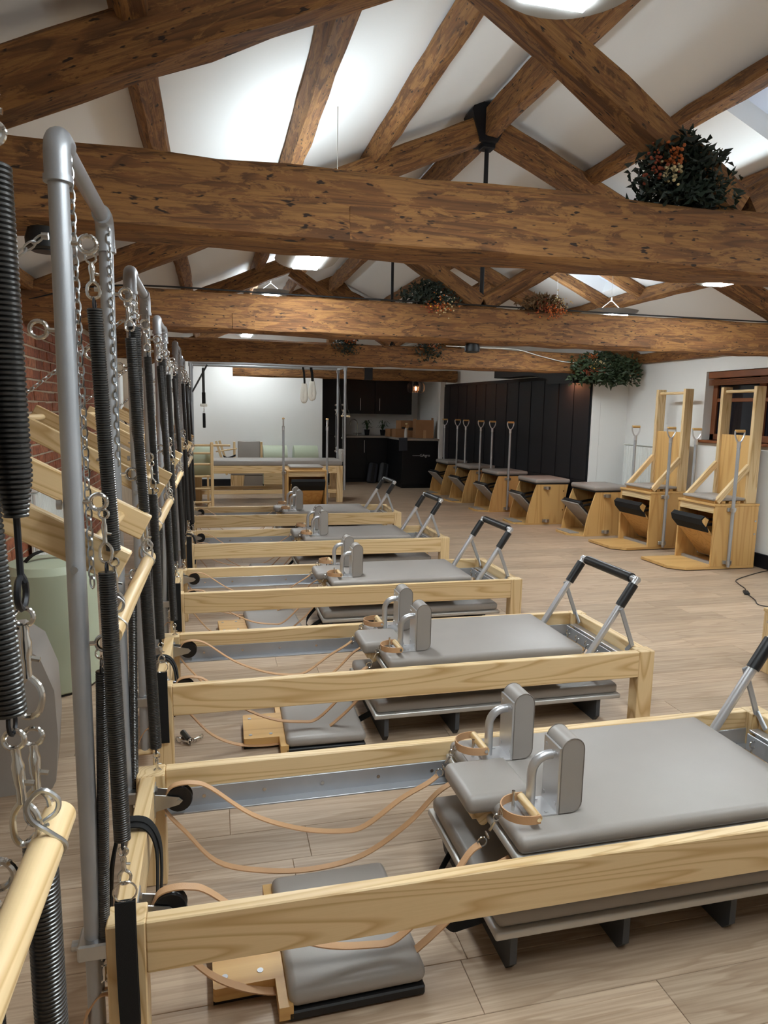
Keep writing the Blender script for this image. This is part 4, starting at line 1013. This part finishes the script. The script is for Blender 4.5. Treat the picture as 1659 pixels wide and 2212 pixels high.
b.build('filament', 'filament', cp)
MB().lathe([(.03, .145), (.03, .158)], 14).build('ceiling_rose', 'black', cp)

# ================================================================== RADIATORS, cushions by the brick wall
def radiator(name, lab, loc, L, H, rz):
    t = thing(name, lab, 'radiator', loc, rz, 'white panel radiators'); b = MB().box(0, .0, 0, L, .02, H, .004); b.build('back_panel', 'radiator', t, smooth=False)
    n = int(L/.05)
    for k in range(n): MB().box(k*L/n+.004, .02, .015, (k+1)*L/n-.004, .045, H-.015, .006).build('fin', 'radiator', t, smooth=False)
    MB().box(-.005, 0, H-.004, L+.005, .05, H+.012, .004).build('top_grille', 'radiator', t, smooth=False)
    return t
radiator('radiator', 'white ribbed radiator on the brick wall behind the wooden push arms', (XL+.03, 6.6, .30), 1.6, .62, -pi/2)
radiator('radiator', 'white ribbed radiator on the white wall beside the tall chairs', (XR-.03, 7.05, .50), 1.15, .62, pi/2)
gb = thing('storage_barrel', 'sage green upright barrel with black carry strap by the brick wall', 'barrel', (-.86, 3.92, 0))
MB().lathe([(.02, .0), (.215, .0), (.232, .02), (.24, .25), (.236, .55), (.222, .64), (.19, .675), (.02, .69)], 36).build('body', 'sage', gb, angle=30)
MB().strap(smooth_path([(-.10, -.04, .682), (-.06, -.03, .72), (0, 0, .735), (.06, .03, .72), (.10, .04, .682)], 5), (-.5, .85, 0), .045, .004).build('carry_strap', 'webbing', gb)
MB().lathe([(.222, 0), (.226, .012), (.222, .014)], 36).build('base_rim', 'black', gb)
tb = thing('padded_arc', 'taupe padded arc standing on its end by the brick wall', 'padded arc', (-.80, 2.93, 0), .15)
prof = [(-.17, .0), (.14, .0), (.155, .03), (.17, .20), (.165, .40), (.12, .54), (.05, .60), (-.05, .60), (-.14, .58), (-.17, .55)]
MB().prism(prof, 'y', -.17, .17).build('body', 'taupe', tb, angle=35)
MB().strap(smooth_path([(-.08, -.05, .59), (-.03, 0, .63), (.04, .05, .60)], 5), (-.5, .85, 0), .04, .004).build('carry_strap', 'webbing', tb)
wu = thing('wall_unit', 'white wall-mounted unit with dangling dark cables past the brickwork', 'wall unit', (XL+.08, 8.75, 1.35))
MB().rbox(-.06, -.12, 0, .12, .14, .52, .03, 3).build('case', 'plastic_white', wu); MB().box(-.06, -.10, -.16, .04, .12, -.05, .01).build('shelf_box', 'plastic_white', wu)
b = MB()
for k in range(4): b.tube(smooth_path([(.10, -.10+.05*k, .02), (.16, -.05+.04*k, -.05-.02*k), (.02, .02*k, -.07)], 5), .004, 6)
b.build('cable', 'black', wu)

# ================================================================== CABLE on floor
b = MB(); b.tube(smooth_path([(5.30, 5.60, .006), (5.05, 5.50, .006), (4.70, 5.32, .006), (4.60, 5.18, .006), (4.53, 5.02, .006), (4.44, 4.91, .006)], 6), .004, 6)
b.tube(smooth_path([(4.41, 4.86, .006), (4.33, 4.68, .006), (4.25, 4.55, .006), (4.32, 4.46, .006), (4.6, 4.3, .006), (4.9, 4.2, .006)], 6), .004, 6)
fc = thing('floor_cable', 'thin black cable with inline switch lying on the open floor', 'cable', (4.42, 4.88, 0)); b.v = [(x-4.42, y-4.88, z) for x, y, z in b.v]
b.build('cord', 'black', fc); o = MB().rbox(-.05, -.022, 0, .05, .022, .022, .008, 2).build('inline_switch', 'black', fc); o.rotation_euler = (0, 0, 1.0)
so = thing('wall_socket', 'white socket plate low on the window wall', 'socket', (XR-.012, 5.55, .30)); MB().box(-.004, -.07, -.04, .012, .07, .04, .003).build('plate', 'socket_white', so, smooth=False); MB().box(-.008, -.02, -.015, -.003, .02, .015, .001).build('rocker', 'socket_white', so, smooth=False)

# black beam-mounted speakers
for k, (x, y, z, lab) in enumerate(((-.50, 2.48, 2.03, 'black round sensor under the tie beam above the steel posts'), (2.0, 5.28, 2.02, 'black round sensor under the bracketed tie beam'))):
    s_ = thing('ceiling_speaker', lab, 'speaker', (x, y, z), group='black units below the tie beams')
    MB().lathe([(.045, -.055), (.058, -.05), (.06, -.02), (.05, .012)], 20).build('case', 'black', s_); MB().lathe([(.040, -.058), (.040, -.053)], 18).build('grille', 'black_steel', s_)

# ================================================================== DRIED FLOWERS on the beams
def bouquet(lab, loc, ext, n, flowers, seed, leaf='leaf_dark', hang_=0.0, rz=0, lk=1.0):
    t = thing('dried_bouquet', lab, 'bouquet', loc, rz, 'dried flower bunches on the beams'); rr = random.Random(seed); ex, ey, ez = ext
    b = MB()
    for k in range(n):
        u = rr.gauss(0, .42); a = rr.uniform(0, 2*pi); rad = rr.random()**.5
        c = V((max(-1, min(1, u))*ex, math.cos(a)*rad*ey, abs(math.sin(a))*rad*ez*(1-.35*abs(u))-hang_*rr.random()*ez))
        d = V((rr.uniform(-1, 1), rr.uniform(-1, 1), rr.uniform(-.6, .9))).normalized(); s = d.orthogonal().normalized(); L = rr.uniform(.025, .055)*lk; wd = L*.26
        nn = d.cross(s)*.25*L
        b.add([c, c+d*L*.5+s*wd+nn, c+d*L, c+d*L*.5-s*wd+nn], [(0, 1, 2), (0, 2, 3)])
    stuff(b.build('foliage', leaf, t, smooth=False, recalc=False))
    b = MB()
    for k in range(9):
        b.tube([(rr.uniform(-.4, .4)*ex, rr.uniform(-.3, .3)*ey, .012), (rr.uniform(-1, 1)*ex, rr.uniform(-.6, .6)*ey, rr.uniform(.2, .9)*ez)], .002, 4)
    stuff(b.build('stems', 'stem', t))
    for mat, m_, cx, cz, sp_ in flowers:
        b = MB()
        for k in range(m_):
            c = V((cx*ex+rr.gauss(0, sp_)*ex, -ey*rr.uniform(.4, 1.05), cz*ez+rr.gauss(0, sp_*.9)*ez)); q = rr.uniform(.004, .0085)
            b.lathe([(q*.3, -q*.8), (q, -q*.2), (q*.9, q*.4), (q*.3, q*.8)], 6, M4.Translation(c) @ M4.Rotation(rr.uniform(0, 3), 4, 'X'))
        stuff(b.build('blossoms', mat, t))
    return t
bouquet('dark leafy bunch with rust sprigs wedged under the strut by the posts-side truss', (1.77, 2.47, 2.297), (.20, .085, .27), 1700, [('flower_orange', 60, -.42, .55, .10), ('flower_cream', 50, -.50, .36, .09), ('flower_rust', 40, -.85, .42, .13)], 1)
bouquet('leafy bunch with purple and orange heads left of the bracketed truss rod', (1.62, 5.24, 2.308), (.22, .09, .17), 900, [('flower_orange', 50, .35, -.05, .22), ('flower_rust', 40, .1, -.12, .2), ('flower_cream', 30, .5, -.2, .2), ('flower_yellow', 6, .15, .1, .25)], 2)
bouquet('dry rust-coloured spray lying right of the bracketed truss rod', (2.55, 5.22, 2.306), (.20, .10, .12), 500, [('flower_orange', 120, .35, -.05, .25), ('flower_rust', 60, .0, .2, .3), ('flower_cream', 60, .5, .4, .25)], 3, leaf='stem')
bouquet('orange-headed trailing bunch on the thin-rod truss, over the trapeze table', (1.52, 8.08, 2.262), (.17, .09, .14), 400, [('flower_orange', 80, .15, .2, .22)], 4, hang_=1.1)
bouquet('trailing green bunch on the thin-rod truss, over the kitchen side', (2.50, 8.08, 2.262), (.20, .09, .12), 400, [('flower_orange', 70, .0, .3, .3)], 5, hang_=1.6)
bouquet('large hanging garland of eucalyptus and rust flowers at the white pier', (4.80, 7.98, 2.10), (.45, .12, .20), 2600, [('flower_orange', 60, -.55, .5, .10), ('flower_rust', 140, -.45, -.35, .16), ('flower_cream', 70, -.35, .1, .14), ('flower_yellow', 4, -.48, -.15, .06)], 6, leaf='leaf_green', hang_=1.2, lk=1.7)

# ================================================================== CABLES on the beams, loose clips on the floor
b = MB().tube(smooth_path([(2.72, 8.056, 2.276), (3.2, 8.056, 2.272), (3.62, 8.056, 2.268), (3.95, 8.052, 2.20), (4.30, 8.05, 2.14), (4.62, 8.05, 2.15)], 6), .005, 6)
tag(b.build('beam_cable', 'lamp_white'), 'thin white cable drooping along the thin-rod truss tie', 'cable')
b = MB().tube(smooth_path([(XL+.05, 5.205, 2.19), (-.6, 5.205, 2.312), (.6, 5.205, 2.315), (2.0, 5.205, 2.316), (3.4, 5.205, 2.313), (5.2, 5.205, 2.315)], 6), .006, 6)
tag(b.build('beam_cable', 'black'), 'thin black cable along the top of the bracketed truss tie', 'cable')
lo = thing('loose_spring', 'loose steel clips and spring end lying on floor at a reformer head end', 'spring', (RX[2]+.135, RY[2]+.22, 0))
MB().tube([(-.03, .10, .018), (.0, .02, .016)], .014, 12).build('coil', 'spring_steel', lo)
for k, (x, y, rz) in enumerate(((.01, .0, -.6), (.06, .06, .7))):
    b = MB(); hook_mesh(b, 0, -.085); o = b.build('snap_hook', 'chrome', lo); o.rotation_euler = (0, pi/2, rz); o.location = (x, y, .014)
